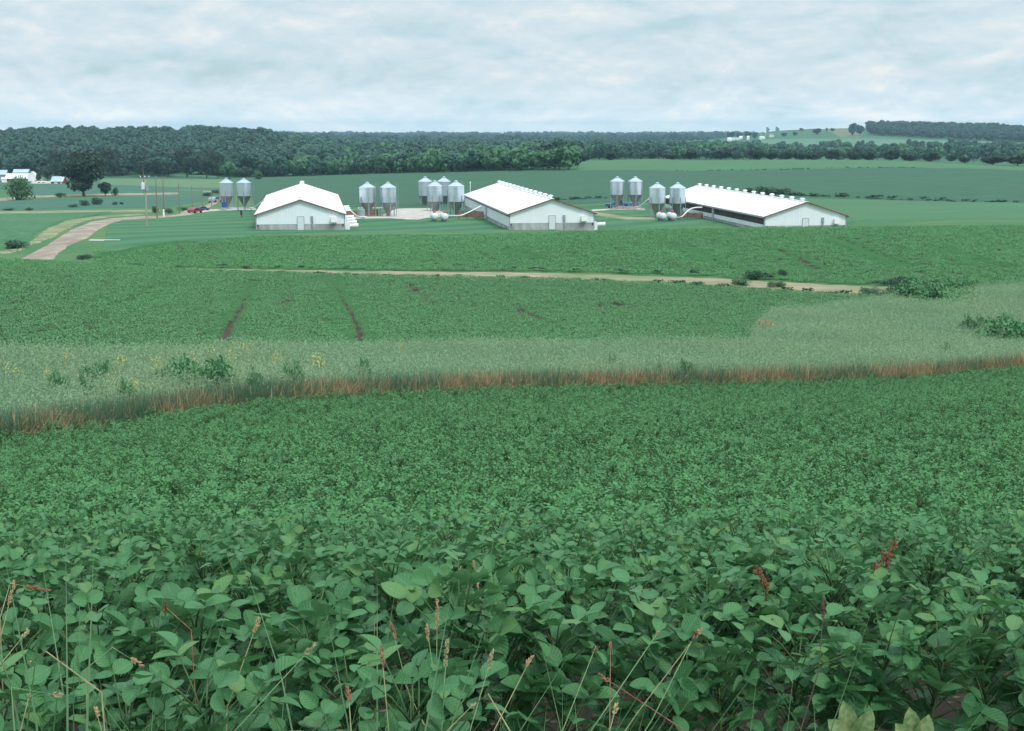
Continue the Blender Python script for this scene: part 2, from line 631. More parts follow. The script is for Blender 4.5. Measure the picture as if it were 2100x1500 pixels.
def trunk(rg, H, r, cs, base, n_limbs=6):
    mb = MB()
    lean = rg.normal(0, 0.03, 2)
    top = np.array([lean[0] * H, lean[1] * H, base + (H - base) * 0.55])
    path = [np.array([0, 0, -0.6]), np.array([0, 0, 0.0]), np.array([0, 0, base * 0.5]) + np.r_[lean * base, 0], np.r_[lean * base * 2, base], top]
    mb.tube(path, [r * 1.5, r * 1.2, r, r * 0.85, r * 0.35], 7)
    order = rg.permutation(len(cs))[:n_limbs]
    for i in order:
        z0 = rg.uniform(0.7, 1.3) * base
        st = np.array([lean[0] * z0, lean[1] * z0, min(z0, top[2])])
        e = cs[i]
        mid = (st + e) / 2 + np.array([0, 0, -0.12 * np.linalg.norm(e - st)])
        mb.tube([st, mid, e], [r * 0.5, r * 0.33, r * 0.12], 5)
    return mb


# ------------------------------------------------------------------ scattering for what nobody could count


def scatter(name, protos, pts, rz, scl, idx, label=None, cat=None):
    """protos: meshes. One object that carries instanced copies (kind stuff)."""
    col = bpy.data.collections.new(name + "_sources")
    for i, pm in enumerate(protos):
        o = bpy.data.objects.new("%s_source_%02d" % (name, i), pm)
        col.objects.link(o)
    me = bpy.data.meshes.new(name)
    me.vertices.add(len(pts))
    me.vertices.foreach_set('co', np.asarray(pts, np.float32).ravel())
    r = np.zeros((len(pts), 3), np.float32)
    rz = np.asarray(rz, np.float32)
    if rz.ndim == 1:
        r[:, 2] = rz
    else:
        r[:] = rz
    scl = np.asarray(scl, np.float32)
    if scl.ndim == 1:
        scl = np.repeat(scl[:, None], 3, 1)
    me.attributes.new('rot', 'FLOAT_VECTOR', 'POINT').data.foreach_set('vector', r.ravel())
    me.attributes.new('scl', 'FLOAT_VECTOR', 'POINT').data.foreach_set('vector', np.ascontiguousarray(scl).ravel())
    me.attributes.new('pick', 'INT', 'POINT').data.foreach_set('value', np.asarray(idx, np.int32))
    me.update()
    o = bpy.data.objects.new(name, me)
    C.objects.link(o)
    ng = bpy.data.node_groups.new(name + "_scatter", 'GeometryNodeTree')
    ng.interface.new_socket('Geometry', in_out='INPUT', socket_type='NodeSocketGeometry')
    ng.interface.new_socket('Geometry', in_out='OUTPUT', socket_type='NodeSocketGeometry')
    gi = ng.nodes.new('NodeGroupInput')
    go = ng.nodes.new('NodeGroupOutput')
    ip = ng.nodes.new('GeometryNodeInstanceOnPoints')
    ci = ng.nodes.new('GeometryNodeCollectionInfo')
    ci.inputs['Collection'].default_value = col
    ci.inputs['Separate Children'].default_value = True
    ci.inputs['Reset Children'].default_value = True

    def na(nm, dt):
        q = ng.nodes.new('GeometryNodeInputNamedAttribute')
        q.data_type = dt
        q.inputs['Name'].default_value = nm
        return q.outputs['Attribute']
    lk = ng.links.new
    lk(gi.outputs[0], ip.inputs['Points'])
    lk(ci.outputs[0], ip.inputs['Instance'])
    ip.inputs['Pick Instance'].default_value = True
    lk(na('pick', 'INT'), ip.inputs['Instance Index'])
    lk(na('rot', 'FLOAT_VECTOR'), ip.inputs['Rotation'])
    lk(na('scl', 'FLOAT_VECTOR'), ip.inputs['Scale'])
    lk(ip.outputs[0], go.inputs[0])
    md = o.modifiers.new('scatter', 'NODES')
    md.node_group = ng
    return tag(o, label, cat, None, 'stuff')

# ------------------------------------------------------------------ materials of the place
M = {}
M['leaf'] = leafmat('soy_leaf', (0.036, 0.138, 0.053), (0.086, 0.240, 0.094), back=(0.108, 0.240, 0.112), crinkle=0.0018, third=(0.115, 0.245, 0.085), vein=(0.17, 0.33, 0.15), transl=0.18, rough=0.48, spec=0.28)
M['leaf_far'] = leafmat('soy_leaf_field', (0.056, 0.184, 0.067), (0.100, 0.270, 0.103), back=(0.092, 0.220, 0.095), transl=0.16, rough=0.55, spec=0.2,
                        third=(0.105, 0.275, 0.11))
M['leaf_mid'] = leafmat('soy_leaf_middle_field', (0.076, 0.215, 0.080), (0.118, 0.300, 0.116), back=(0.11, 0.27, 0.13), transl=0.16, rough=0.5, spec=0.3)
M['leaf_second'] = leafmat('soy_leaf_second_field', (0.084, 0.256, 0.094), (0.122, 0.326, 0.126), transl=0.15, rough=0.55, spec=0.3,
                           world_var=(0.35, (0.085, 0.21, 0.085), 0.05))
M['stem'] = pmat('soy_stem', (0.055, 0.13, 0.045), (0.09, 0.15, 0.06), 30)
M['grass_grey'] = leafmat('oat_grass', (0.195, 0.330, 0.205), (0.260, 0.395, 0.250), transl=0.2, rough=0.6, spec=0.3, objvar=0.12,
                          world_var=(0.55, (0.31, 0.41, 0.24), 0.13))
M['grass_dark'] = leafmat('lower_grass_blade', (0.065, 0.145, 0.090), (0.16, 0.28, 0.17), transl=0.15, rough=0.6)
M['grass_dry'] = leafmat('dry_grass_blade', (0.24, 0.15, 0.085), (0.66, 0.50, 0.31), transl=0.15, rough=0.7)
M['weed_green'] = leafmat('weed_leaf', (0.052, 0.165, 0.068), (0.105, 0.275, 0.112), transl=0.18, rough=0.5)
M['weed_lush'] = leafmat('lush_weed_leaf', (0.07, 0.20, 0.065), (0.13, 0.32, 0.10), transl=0.2, rough=0.5)
M['shrub'] = leafmat('shrub_leaf', (0.012, 0.055, 0.030), (0.04, 0.13, 0.06), transl=0.1, rough=0.5)
M['shrub_light'] = leafmat('light_shrub_leaf', (0.040, 0.115, 0.055), (0.10, 0.21, 0.085), transl=0.15, rough=0.55)
M['tree_dark'] = leafmat('dark_tree_leaf', (0.010, 0.036, 0.022), (0.032, 0.082, 0.046), transl=0.08, rough=0.55, objvar=0.2)
M['tree_mid'] = leafmat('tree_leaf', (0.008, 0.052, 0.040), (0.040, 0.132, 0.092), transl=0.1, rough=0.55, objvar=0.45)
M['tree_light'] = leafmat('light_tree_leaf', (0.034, 0.125, 0.062), (0.090, 0.235, 0.112), transl=0.12, rough=0.55, objvar=0.3)
M['bark'] = pmat('bark', (0.07, 0.055, 0.045), (0.12, 0.10, 0.085), 6)
M['yellow'] = pmat('yellow_flower', (0.60, 0.55, 0.14), (0.50, 0.50, 0.20), 20)


def mat_ground():
    m = bpy.data.materials.new('ground')
    m.use_nodes = True
    k = NT(m.node_tree)
    pos = k.n('ShaderNodeNewGeometry').outputs['Position']
    n1 = k.noise(pos, 1.7, 8, 0.6)
    n2 = k.noise(pos, 0.06, 5)
    n3 = k.noise(pos, 9.0, 6)
    soil = k.mix(n1, (0.034, 0.026, 0.018, 1), (0.095, 0.075, 0.056, 1))
    soil = k.mix(k.ramp(n3, [(0.62, 0.0), (0.72, 0.8)]), soil, (0.33, 0.28, 0.25, 1))
    turf = k.mix(n1, (0.045, 0.130, 0.052, 1), (0.085, 0.195, 0.085, 1))
    turf = k.mix(k.ramp(n2, [(0.45, 0.0), (0.65, 0.75)]), turf, (0.13, 0.20, 0.075, 1))
    far = k.ramp(k.noise(pos, 0.008, 3), [(0.3, (0.042, 0.125, 0.070)), (0.7, (0.075, 0.165, 0.085))])
    sp = k.n('ShaderNodeSeparateXYZ', {0: pos})
    turf = k.mix(k.n('ShaderNodeMapRange', {0: sp.outputs[1], 1: 330.0, 2: 560.0}).outputs[0], turf, far)
    cov = k.n('ShaderNodeAttribute', attribute_name='luv')
    c = k.n('ShaderNodeSeparateXYZ', {0: cov.outputs['Vector']})
    col = k.mix(c.outputs[0], turf, soil)
    b = k.n('ShaderNodeBsdfPrincipled', {'Base Color': col, 'Roughness': 0.95, 'Specular IOR Level': 0.15,
                                         'Normal': k.n('ShaderNodeBump', {'Height': n1, 'Distance': 0.06}).outputs[0]})
    k.n('ShaderNodeOutputMaterial', {0: b.outputs[0]})
    return m


# ------------------------------------------------------------------ ground: one sheet to the horizon
EDGE8_PX = [(200, 531), (230, 522), (300, 513), (420, 500), (520, 487), (620, 480), (700, 479), (1050, 474), (1240, 468), (1560, 461), (1760, 460), (2100, 458)]
EDGE8 = [(u, max(150, min(176, hit(u, v)[1]))) for u, v in EDGE8_PX]
E8U, E8Y = zip(*EDGE8)


def y4(u):
    return np.interp(u, DU, Y4)


def y5(u):
    return np.interp(u, DU, Y5)


def y6(u):
    return np.interp(u, DU, Y6)


def y7(u):
    return np.interp(u, DU, Y7)


def y8(u):
    return np.where(np.asarray(u) < 205, y7(u) - 1, np.interp(u, E8U, E8Y))


_ry = np.concatenate([[-12, -6, -2], np.geomspace(0.6, 6550, 520)])
_rr = np.linspace(-0.62, 0.62, 231)
GX = _rr[None, :] * (np.maximum(_ry, 0)[:, None] + 6)
GY = np.repeat(_ry[:, None], len(_rr), 1)
GZ = ground(GX, GY).reshape(GX.shape)
_u = col_of(GX, GY)
soil = ((GY < y4(_u)) | ((GY > y5(_u)) & (GY < y6(_u))) | ((GY > y7(_u) + 2) & (GY < y8(_u)) & (_u > 210))).astype(float)
luv = np.zeros(GX.shape + (3,))
luv[..., 0] = soil
gmb = MB()
gmb.grid(np.stack([GX, GY, GZ], -1), 0, luv.reshape(-1, 3))
g_o = gmb.obj('ground', mat_ground(), smooth=True, attr=True)
tag(g_o, kind='structure')

# ------------------------------------------------------------------ sheets that lie on the ground: roads, tracks, fields


def poly_resample(pts, n):
    pts = np.asarray(pts, float)
    t = np.linspace(0, 1, len(pts))
    q = np.linspace(0, 1, n)
    return np.stack([np.interp(q, t, pts[:, i]) for i in range(pts.shape[1])], 1)


def drape(name, A, B, mat, off, nu=80, nv=10, jit=0.0, world=False, seed=1):
    """a sheet on the ground between two edges given as photograph pixels (or as ground points)"""
    if world:
        a, b = np.asarray(A, float)[:, :2], np.asarray(B, float)[:, :2]
    else:
        a, b = np.array([hit(*p)[:2] for p in A]), np.array([hit(*p)[:2] for p in B])
    a, b = poly_resample(a, nu), poly_resample(b, nu)
    if jit:
        rg = np.random.default_rng(seed)
        kk = np.ones(3) / 3
        for e in (a, b):
            for i in (0, 1):
                e[:, i] += np.convolve(rg.normal(0, jit, nu), kk, 'same')
    t = np.linspace(0, 1, nv)[None, :, None]
    P = a[:, None] * (1 - t) + b[:, None] * t
    up = np.full(P.shape[:2], off)
    up[0], up[-1], up[:, 0], up[:, -1] = -0.03, -0.03, -0.03, -0.03
    Z = ground(P[..., 0], P[..., 1]).reshape(P.shape[:2]) + up
    mb = MB()
    mb.grid(np.concatenate([P, Z[..., None]], -1))
    # wind the faces so that they look up
    o = mb.obj(name, mat, smooth=True)
    return tag(o, kind='structure')


M['dirt'] = pmat('dirt_road', (0.25, 0.20, 0.15), (0.43, 0.365, 0.285), 0.5, stretch=(1.2, 0.35, 1), c3=(0.24, 0.18, 0.155), s3=0.22, coord='World')
M['gravel'] = pmat('gravel', (0.42, 0.37, 0.32), (0.56, 0.52, 0.47), 0.6, coord='World')
M['tan'] = pmat('dry_stubble', (0.20, 0.19, 0.105), (0.38, 0.305, 0.205), 0.9, stretch=(0.35, 1.6, 1), coord='World', c3=(0.14, 0.20, 0.085), s3=0.14)
M['dry_verge'] = pmat('dry_verge', (0.08, 0.16, 0.06), (0.33, 0.29, 0.175), 0.45, stretch=(0.4, 1, 1), coord='World')
M['pale_lane'] = pmat('pale_lane', (0.10, 0.18, 0.075), (0.31, 0.29, 0.17), 0.2, coord='World')
M['concrete'] = pmat('concrete', (0.36, 0.37, 0.38), (0.50, 0.51, 0.52), 1.2, c3=(0.27, 0.26, 0.26), s3=0.35)
M['f_deep'] = pmat('deep_green_crop', (0.022, 0.105, 0.040), (0.066, 0.195, 0.080), 0.9, coord='World', c3=(0.060, 0.180, 0.075), s3=0.03, bump=0.1)
M['f_blue'] = pmat('blue_green_crop', (0.024, 0.094, 0.062), (0.062, 0.165, 0.104), 0.45, stretch=(0.15, 1.4, 1), coord='World', bump=0.1)
M['f_yellow'] = pmat('yellow_green_hay', (0.075, 0.165, 0.075), (0.125, 0.205, 0.09), 0.15, coord='World')
M['f_corn'] = pmat('corn_block', (0.012, 0.075, 0.045), (0.03, 0.11, 0.06), 0.6, coord='World')
M['f_far'] = pmat('far_crop', (0.014, 0.076, 0.036), (0.040, 0.132, 0.068), 0.5, stretch=(0.3, 1.6, 1), coord='World', c3=(0.032, 0.098, 0.056), s3=0.012, bump=0.1)
M['f_far2'] = pmat('far_light_crop', (0.040, 0.138, 0.056), (0.062, 0.172, 0.074), 0.20, stretch=(0.3, 1.6, 1), coord='World', c3=(0.055, 0.145, 0.058), s3=0.02)
M['f_hay'] = pmat('hay_hillside', (0.125, 0.145, 0.075), (0.175, 0.185, 0.10), 0.02, coord='World')
M['f_mint'] = pmat('pale_green_hillside', (0.075, 0.185, 0.105), (0.105, 0.22, 0.125), 0.02, coord='World')


def mat_lawn():
    m = bpy.data.materials.new('mown_lawn')
    m.use_nodes = True
    k = NT(m.node_tree)
    pos = k.n('ShaderNodeNewGeometry').outputs['Position']
    dis = k.n('ShaderNodeVectorMath', {0: pos, 1: k.n('ShaderNodeTexNoise', {'Vector': pos, 'Scale': 0.05}).outputs['Color']}, operation='ADD').outputs[0]
    w = k.n('ShaderNodeTexWave', {'Vector': k.mapv(dis, (1, 1, 0), (0, 0, 0), (0, 0, radians(38))), 'Scale': 0.036, 'Distortion': 1.2, 'Detail': 2, 'Detail Scale': 0.4}).outputs['Fac']
    n1 = k.noise(pos, 0.9, 7, 0.6)
    col = k.mix(k.math('MULTIPLY_ADD', w, 0.5, k.math('MULTIPLY', n1, 0.5)), (0.026, 0.108, 0.050, 1), (0.074, 0.200, 0.096, 1))
    col = k.mix(k.ramp(k.noise(pos, 0.07, 4), [(0.5, 0.0), (0.72, 0.6)]), col, (0.10, 0.20, 0.078, 1))
    b = k.n('ShaderNodeBsdfPrincipled', {'Base Color': col, 'Roughness': 0.9, 'Specular IOR Level': 0.2})
    k.n('ShaderNodeOutputMaterial', {0: b.outputs[0]})
    return m


M['lawn'] = mat_lawn()
# near the farm
drape('lawn', [(205, 527), (230, 520), (300, 512), (420, 499), (520, 486), (620, 479.5), (800, 478), (1050, 473.5), (1240, 467.5), (1560, 460.5), (1760, 460)],
      [(225, 459), (250, 454), (300, 452), (400, 441), (520, 425), (640, 421), (800, 424), (1050, 424), (1240, 423), (1560, 424), (1760, 440)], M['lawn'], 0.05, 150, 30)
drape('dirt_road', [(40, 531), (55, 524), (107, 497), (150, 470), (185, 455), (225, 449), (262, 446), (300, 444.5)],
      [(110, 533), (122, 520), (140, 505), (180, 490), (212, 467), (232, 457), (255, 451), (300, 449.5)], M['dirt'], 0.11, 90, 8, 0.12)
drape('dirt_road', [(300, 444.5), (345, 443), (362, 441), (385, 427), (415, 424), (453, 405)], [(300, 449.5), (345, 446), (392, 441), (407, 436), (426, 428), (457, 411)],
      M['dirt'], 0.11, 60, 6, 0.1)
drape('gravel_drive', [(404, 433), (430, 430), (456, 428.5), (495, 429), (528, 429)], [(404, 437), (430, 434), (456, 432), (495, 431.5), (528, 431)], M['gravel'], 0.14, 40, 4, 0.1)
drape('gravel_drive', [(700, 450), (800, 448.5), (835, 452), (860, 453), (884, 448), (935, 446)], [(700, 446.5), (780, 444), (803, 431), (815, 427.5), (850, 427), (890, 427)],
      M['gravel'], 0.14, 60, 10, 0.15)
drape('gravel_drive', [(732, 428), (810, 428)], [(732, 426.3), (810, 426.3)], M['gravel'], 0.13, 30, 4, 0.1)
drape('dirt_track', [(1212, 442), (1262, 449), (1285, 452), (1345, 451)], [(1212, 433.5), (1252, 439.5), (1290, 446), (1345, 447)], M['tan'], 0.14, 50, 6, 0.15)
drape('gravel_drive', [(1212, 434), (1260, 431.5), (1318, 431)], [(1212, 431.5), (1260, 428), (1318, 427)], M['gravel'], 0.16, 40, 5, 0.1)
drape('dry_grass_patch', [(1775, 451.5), (1820, 452), (1885, 450)], [(1775, 449), (1820, 447), (1885, 446.5)], M['tan'], 0.12, 30, 4, 0.2)
drape('concrete_apron', [(181, 494), (215, 494.5), (249, 494.5)], [(181, 491.8), (215, 492), (249, 491.8)], M['concrete'], 0.12, 20, 3)
drape('concrete_apron', [(520, 428), (590, 404)], [(520, 426.5), (590, 403)], M['gravel'], 0.1, 20, 3)
# left of the farm
drape('crop_field', [(-220, 506), (0, 497), (57, 496), (95, 470), (130, 453), (210, 441)], [(-220, 444), (0, 442), (40, 441), (80, 440), (130, 438.5), (235, 436.5)], M['f_deep'], 0.22, 80, 24, 0.2)
drape('dry_verge', [(57, 500), (80, 482), (97, 470), (130, 454), (200, 444), (290, 438.5)], [(62, 505), (113, 487), (150, 464), (178, 453), (222, 446), (300, 441)], M['dry_verge'], 0.08, 60, 8, 0.25)
drape('dry_verge', [(-60, 513), (0, 515), (30, 512), (58, 505)], [(-60, 524), (0, 523), (25, 519), (52, 512)], M['dry_verge'], 0.08, 40, 6, 0.3)
drape('field_lane', [(-220, 438.5), (0, 438.5), (150, 437), (330, 434)], [(-220, 434), (0, 433.5), (150, 432), (330, 430.5)], M['pale_lane'], 0.12, 60, 5, 0.2)
drape('crop_field', [(-220, 432), (0, 431.5), (150, 430), (330, 427), (440, 409)], [(-220, 414), (0, 413), (100, 409.5), (250, 405), (455, 396.5)], M['f_blue'], 0.2, 80, 20, 0.3)
drape('field_lane', [(-220, 418), (0, 413.5), (70, 406), (130, 404), (250, 401), (370, 398.5)], [(-220, 412), (0, 407), (70, 402.5), (130, 401), (250, 397.5), (370, 396)], M['dirt'], 0.26, 70, 5, 0.5)
drape('crop_field', [(20, 402), (130, 399.5), (250, 396.5), (460, 392)], [(20, 378), (130, 378.5), (250, 380), (460, 384)], M['f_blue'], 0.24, 70, 18, 0.4)
drape('hay_field', [(205, 380.5), (300, 384.5), (460, 388.5)], [(205, 366), (300, 367), (460, 367.5)], M['f_yellow'], 0.25, 60, 16, 0.5)
drape('hay_field', [(245, 362.5), (350, 361), (455, 363)], [(300, 359), (350, 355), (420, 359)], M['f_mint'], 0.3, 40, 6, 0.5)
drape('field_lane', [(360, 391), (410, 394), (455, 396)], [(360, 389), (410, 391), (455, 393)], M['pale_lane'], 0.3, 30, 3, 0.4)
# behind the farm
drape('crop_field', [(522, 439), (640, 421), (740, 428), (900, 428), (1130, 424), (1240, 420), (1420, 417), (1640, 407), (1800, 410), (1960, 415), (2240, 419)],
      [(510, 368), (640, 362), (760, 358), (900, 355.5), (1100, 351), (1185, 351), (1400, 352), (1640, 348), (1800, 345), (1960, 346), (2240, 354)], M['f_far'], 0.25, 160, 50, 0.4)
drape('crop_field', [(1185, 350.6), (1400, 351.6), (1640, 347.6), (1800, 344.6), (1960, 345.6), (2240, 353.6)],
      [(1182, 333.5), (1400, 330.5), (1640, 329), (1800, 330.5), (1960, 337), (2240, 348)], M['f_far2'], 0.3, 90, 24, 0.3)
drape('crop_field', [(1130, 427), (1240, 424), (1420, 424), (1640, 424), (1760, 455), (1900, 455), (2240, 453)],
      [(1130, 424.4), (1240, 420.4), (1420, 417.4), (1640, 408.5), (1800, 411), (1960, 415.5), (2240, 420)], M['f_far2'], 0.28, 90, 24, 0.3)
drape('hay_hillside', [(1530, 287), (1640, 284), (1765, 283)], [(1490, 274), (1590, 268.5), (1775, 266.5)], M['f_hay'], 0.8, 50, 12)
drape('pasture_hillside', [(1560, 300), (1700, 300), (1850, 298), (2060, 300)], [(1545, 288), (1640, 285), (1760, 284), (2060, 291)], M['f_mint'], 0.8, 50, 10)

# dry stubble lane between the two middle fields
us = np.linspace(190, 1850, 60)
wid = np.interp(us, [190, 330, 700, 1100, 1500, 1850], [3.7, 4.1, 5.5, 6.7, 7.9, 8.6])
drape('stubble_lane', [at(u, y6(u) + 0.3) for u in us], [at(u, y6(u) + w) for u, w in zip(us, wid)], M['tan'], 0.07, 160, 6, 0.35, world=True)

# ------------------------------------------------------------------ soybean rows


def soy_plant(rg, ntri, rows, cols, H=0.5, size=1.0, spread=1.0):
    lf, st = MB(), MB()
    O, D, N, L, W, Tn, Cu = [], [], [], [], [], [], []
    lean = rg.normal(0, 0.05, 2)
    st.tube([(0, 0, -0.06), (lean[0] * .5, lean[1] * .5, H * 0.45), (lean[0], lean[1], H * 0.88)], [0.006, 0.005, 0.003], 5)
    for i in range(ntri):
        f = (i + 0.5) / ntri
        zs = H * (0.22 + 0.66 * f)
        az = i * 2.4 + rg.normal(0, 0.4)
        el = radians(rg.uniform(18, 48) + 22 * f)
        pl = rg.uniform(0.10, 0.21) * (1.15 - 0.45 * f) * spread
        base = np.array([lean[0] * f, lean[1] * f, zs])
        dr = np.array([cos(az) * cos(el), sin(az) * cos(el), sin(el)])
        tip = base + dr * pl
        st.tube([base, base + dr * pl * .5 + [0, 0, .012], tip], [0.0028, 0.0022, 0.0016], 4)
        up = unit(np.array([rg.normal(0, 0.42), rg.normal(0, 0.42) - 0.15, 1.0]))
        hd = unit(np.array([cos(az), sin(az), rg.uniform(-0.3, 1.6)]))
        s = size * rg.uniform(0.8, 1.2) * (1.1 - 0.25 * f)
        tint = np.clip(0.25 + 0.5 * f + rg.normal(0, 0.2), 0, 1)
        for a, k, off in ((0, 1.0, 0.022), (1.25, 0.88, 0.0), (-1.25, 0.88, 0.0)):
            d = hd * cos(a) + unit(np.cross(up, hd)) * sin(a)
            n = unit(up + rg.normal(0, 0.28, 3) - 0.45 * np.array([d[0], d[1], 0]) * rg.uniform(-0.3, 1.3))
            O.append(tip + hd * off)
            D.append(unit(d - n * np.dot(d, n) * 0.6) + n * rg.uniform(-0.2, 0.25))
            N.append(n)
            l = 0.098 * s * k * rg.uniform(0.88, 1.12)
            L.append(l)
            W.append(l * rg.uniform(0.68, 0.86))
            Tn.append(np.clip(tint + rg.normal(0, 0.1), 0, 1))
            Cu.append(rg.uniform(0.02, 0.32))
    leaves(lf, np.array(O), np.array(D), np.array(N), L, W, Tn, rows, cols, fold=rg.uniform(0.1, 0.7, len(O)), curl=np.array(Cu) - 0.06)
    return lf, st


rg = np.random.default_rng(11)
near_protos = []
for i in range(18):
    lf, st = soy_plant(rg, int(rg.integers(*((32, 38), (46, 52), (54, 60))[i // 6])), 7, 2, H=rg.uniform(0.46, 0.57), size=(0.70, 0.53, 0.44)[i // 6], spread=1.12)
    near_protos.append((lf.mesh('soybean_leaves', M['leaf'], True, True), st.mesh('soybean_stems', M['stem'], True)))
proto_roots = []
near_rows = [3.02, 3.84, 4.60, 5.36, 6.12, 6.88, 7.64, 8.40, 9.16]


def row_shift(x, y):
    return 0.045 * x + 0.05 * np.sin(x * 1.3 + y)


SOY_LABEL = 'leafy green soybean plant in the close rows at the near edge of the field'
n_near = 0
for ri, yr in enumerate(near_rows):
    half = 0.385 * yr + 0.22
    xs = np.arange(-half, half, 0.145 if ri else 0.15)
    for x in xs:
        if ri == 0 and x > -0.15:
            continue
        if n_near >= 300:
            break
        x = x + rg.normal(0, 0.025)
        y = yr + row_shift(x, yr) + rg.normal(0, 0.05)
        lm, sm = near_protos[int(rg.integers(6)) + 6 * (0 if ri < 2 else 1 if ri < 5 else 2)]
        z = gz(x, y)
        k = (lm.name, 0)
        if not proto_roots:
            r = thing('soybean_plant', SOY_LABEL, 'plant', (x, y, z), rg.uniform(0, 6.28), 'soybean plants in the near rows')
            for nm, me in (('foliage', lm), ('stem', sm)):
                o = bpy.data.objects.new(nm, me)
                C.objects.link(o)
                o.parent = r
                proto_roots.append(o)
            first = r
        else:
            r = dup(first, (x, y, z), rg.uniform(0, 6.28), [])
            for o, me in zip(proto_roots[:2], (lm, sm)):
                c = o.copy()
                c.data = me
                C.objects.link(c)
                c.parent = r
        s = rg.uniform(0.88, 1.15)
        r.scale = (s, s, s * rg.uniform(0.92, 1.08))
        n_near += 1

# the rest of the near field: the same rows running on to the tall grass
rows_pts, rows_r, rows_s, rows_i = [], [], [], []
far_protos = []
for i in range(18):
    # leaflets get smaller up the slope, where the crop is younger
    lf, st = soy_plant(rg, (50, 52, 54)[i // 6], (4, 3, 2)[i // 6], 1, H=rg.uniform(0.42, 0.53), size=(0.43, 0.41, 0.39)[i // 6], spread=1.25)
    lf.join(st, 1)
    far_protos.append(lf.mesh('soybean_plant_mesh', [M['leaf_far'], M['stem']], True, True))
yr = near_rows[-1] + 0.74
while yr < 66:
    half = 0.40 * yr + 0.8
    sp = 0.165 + 0.0012 * yr
    xs = np.arange(-half, half, sp)
    xs = xs + rg.normal(0, 0.05, len(xs))
    ys = yr + row_shift(xs, yr) + rg.normal(0, 0.05 + min(0.22, 0.011 * (yr - 9)), len(xs))
    ok = (ys < y4(col_of(xs, ys)) - 0.1 + rg.normal(0, 0.12, len(xs))) & (rg.uniform(0, 1, len(xs)) > 0.015)
    xs, ys = xs[ok], ys[ok]
    rows_pts.append(np.stack([xs, ys, ground(xs, ys)], 1) if len(xs) else np.zeros((0, 3)))
    rows_r.append(rg.uniform(0, 6.28, len(xs)))
    rows_s.append(rg.uniform(0.85, 1.18, len(xs)))
    yr += 0.70
RP = np.concatenate(rows_pts)
scatter('soybean_crop', far_protos, RP, np.concatenate(rows_r), np.concatenate(rows_s),
        rg.integers(0, 6, len(RP)) + 6 * np.digitize(RP[:, 1] + rg.normal(0, 1.5, len(RP)), [16, 29]),
        'closed green soybean crop filling the near field up to the tall grass', 'crop')

# ------------------------------------------------------------------ the two middle fields


def soy_patch(rg, sx, n, size, H=0.5, rows=2):
    mb = MB()
    o = np.stack([rg.uniform(-sx / 2, sx / 2, n), rg.uniform(-sx / 2, sx / 2, n), H * rg.uniform(0.35, 1.0, n) ** 0.7], 1)
    nr = unit(np.stack([rg.normal(0, 0.5, n), rg.normal(0, 0.5, n) - 0.1, np.ones(n)], 1))
    az = rg.uniform(0, 2 * pi, n)
    d = np.stack([np.cos(az), np.sin(az), rg.normal(-0.1, 0.3, n)], 1)
    l = size * rg.uniform(0.75, 1.25, n)
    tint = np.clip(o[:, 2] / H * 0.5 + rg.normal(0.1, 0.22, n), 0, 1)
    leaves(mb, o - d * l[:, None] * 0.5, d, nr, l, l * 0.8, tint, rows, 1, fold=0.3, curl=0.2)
    return mb


def jgrid(x0, x1, y0, y1, sp, rg, jit=0.4):
    X, Y = np.meshgrid(np.arange(x0, x1, sp), np.arange(y0, y1, sp))
    X = X.ravel() + rg.uniform(-jit, jit, X.size) * sp
    Y = Y.ravel() + rg.uniform(-jit, jit, Y.size) * sp
    return X, Y


def seg_dist(X, Y, line):
    d = np.full(len(X), 1e9)
    for (ax, ay), (bx, by) in zip(line[:-1], line[1:]):
        vx, vy = bx - ax, by - ay
        t = np.clip(((X - ax) * vx + (Y - ay) * vy) / (vx * vx + vy * vy + 1e-9), 0, 1)
        d = np.minimum(d, np.hypot(X - ax - t * vx, Y - ay - t * vy))
    return d


TRACKS = [  # bare wheel tracks and washed furrows: pixels along them, width factor, how complete
    ([(519, 578), (508, 606), (490, 640), (472, 672), (456, 705)], 0.42, 1.0), ([(668, 566), (690, 588), (703, 618), (722, 650), (735, 675), (738, 705)], 0.40, 1.0),
    ([(838, 586), (870, 612), (888, 630)], 0.45, 0.8), ([(1062, 632), (1078, 645), (1104, 662)], 0.5, 0.95),
    ([(355, 558), (322, 585), (240, 632)], 0.40, 0.65), ([(185, 548), (100, 585), (20, 632)], 0.4, 0.5),
    ([(757, 690), (764, 700)], 0.5, 0.9), ([(600, 600), (575, 660)], 0.35, 0.35), ([(655, 600), (690, 690)], 0.35, 0.35),
    ([(1230, 626), (1238, 640)], 0.4, 0.7), ([(1262, 622), (1290, 642)], 0.4, 0.6), ([(930, 650), (960, 690)], 0.35, 0.3),
    ([(1600, 512), (1640, 530), (1672, 550)], 0.6, 0.75), ([(1725, 488), (1790, 515), (1868, 546)], 0.6, 0.8),
    ([(1380, 502), (1440, 535)], 0.5, 0.5), ([(1420, 508), (1480, 540)], 0.5, 0.4), ([(1062, 512), (1082, 520), (1098, 532)], 0.5, 0.55),
    ([(1040, 510), (1060, 526)], 0.5, 0.4), ([(1700, 492), (1770, 520), (1840, 545)], 0.5, 0.35), ([(1950, 530), (1965, 545)], 0.6, 0.7),
    ([(1925, 505), (1985, 525), (2060, 548)], 0.5, 0.3), ([(215, 524), (330, 500), (380, 494)], 0.7, 0.6)]
TR = [([tuple(hit(u, v + 4)[:2]) for u, v in poly_resample(px, 9)], w, p) for px, w, p in TRACKS]


def off_tracks(X, Y, rg, half):
    keep = np.ones(len(X), bool)
    for line, w, p in TR:
        d = seg_dist(X, Y, line)
        keep &= ~((d < w * 0.5 + half) & (rg.uniform(0, 1, len(X)) < p))
    return keep


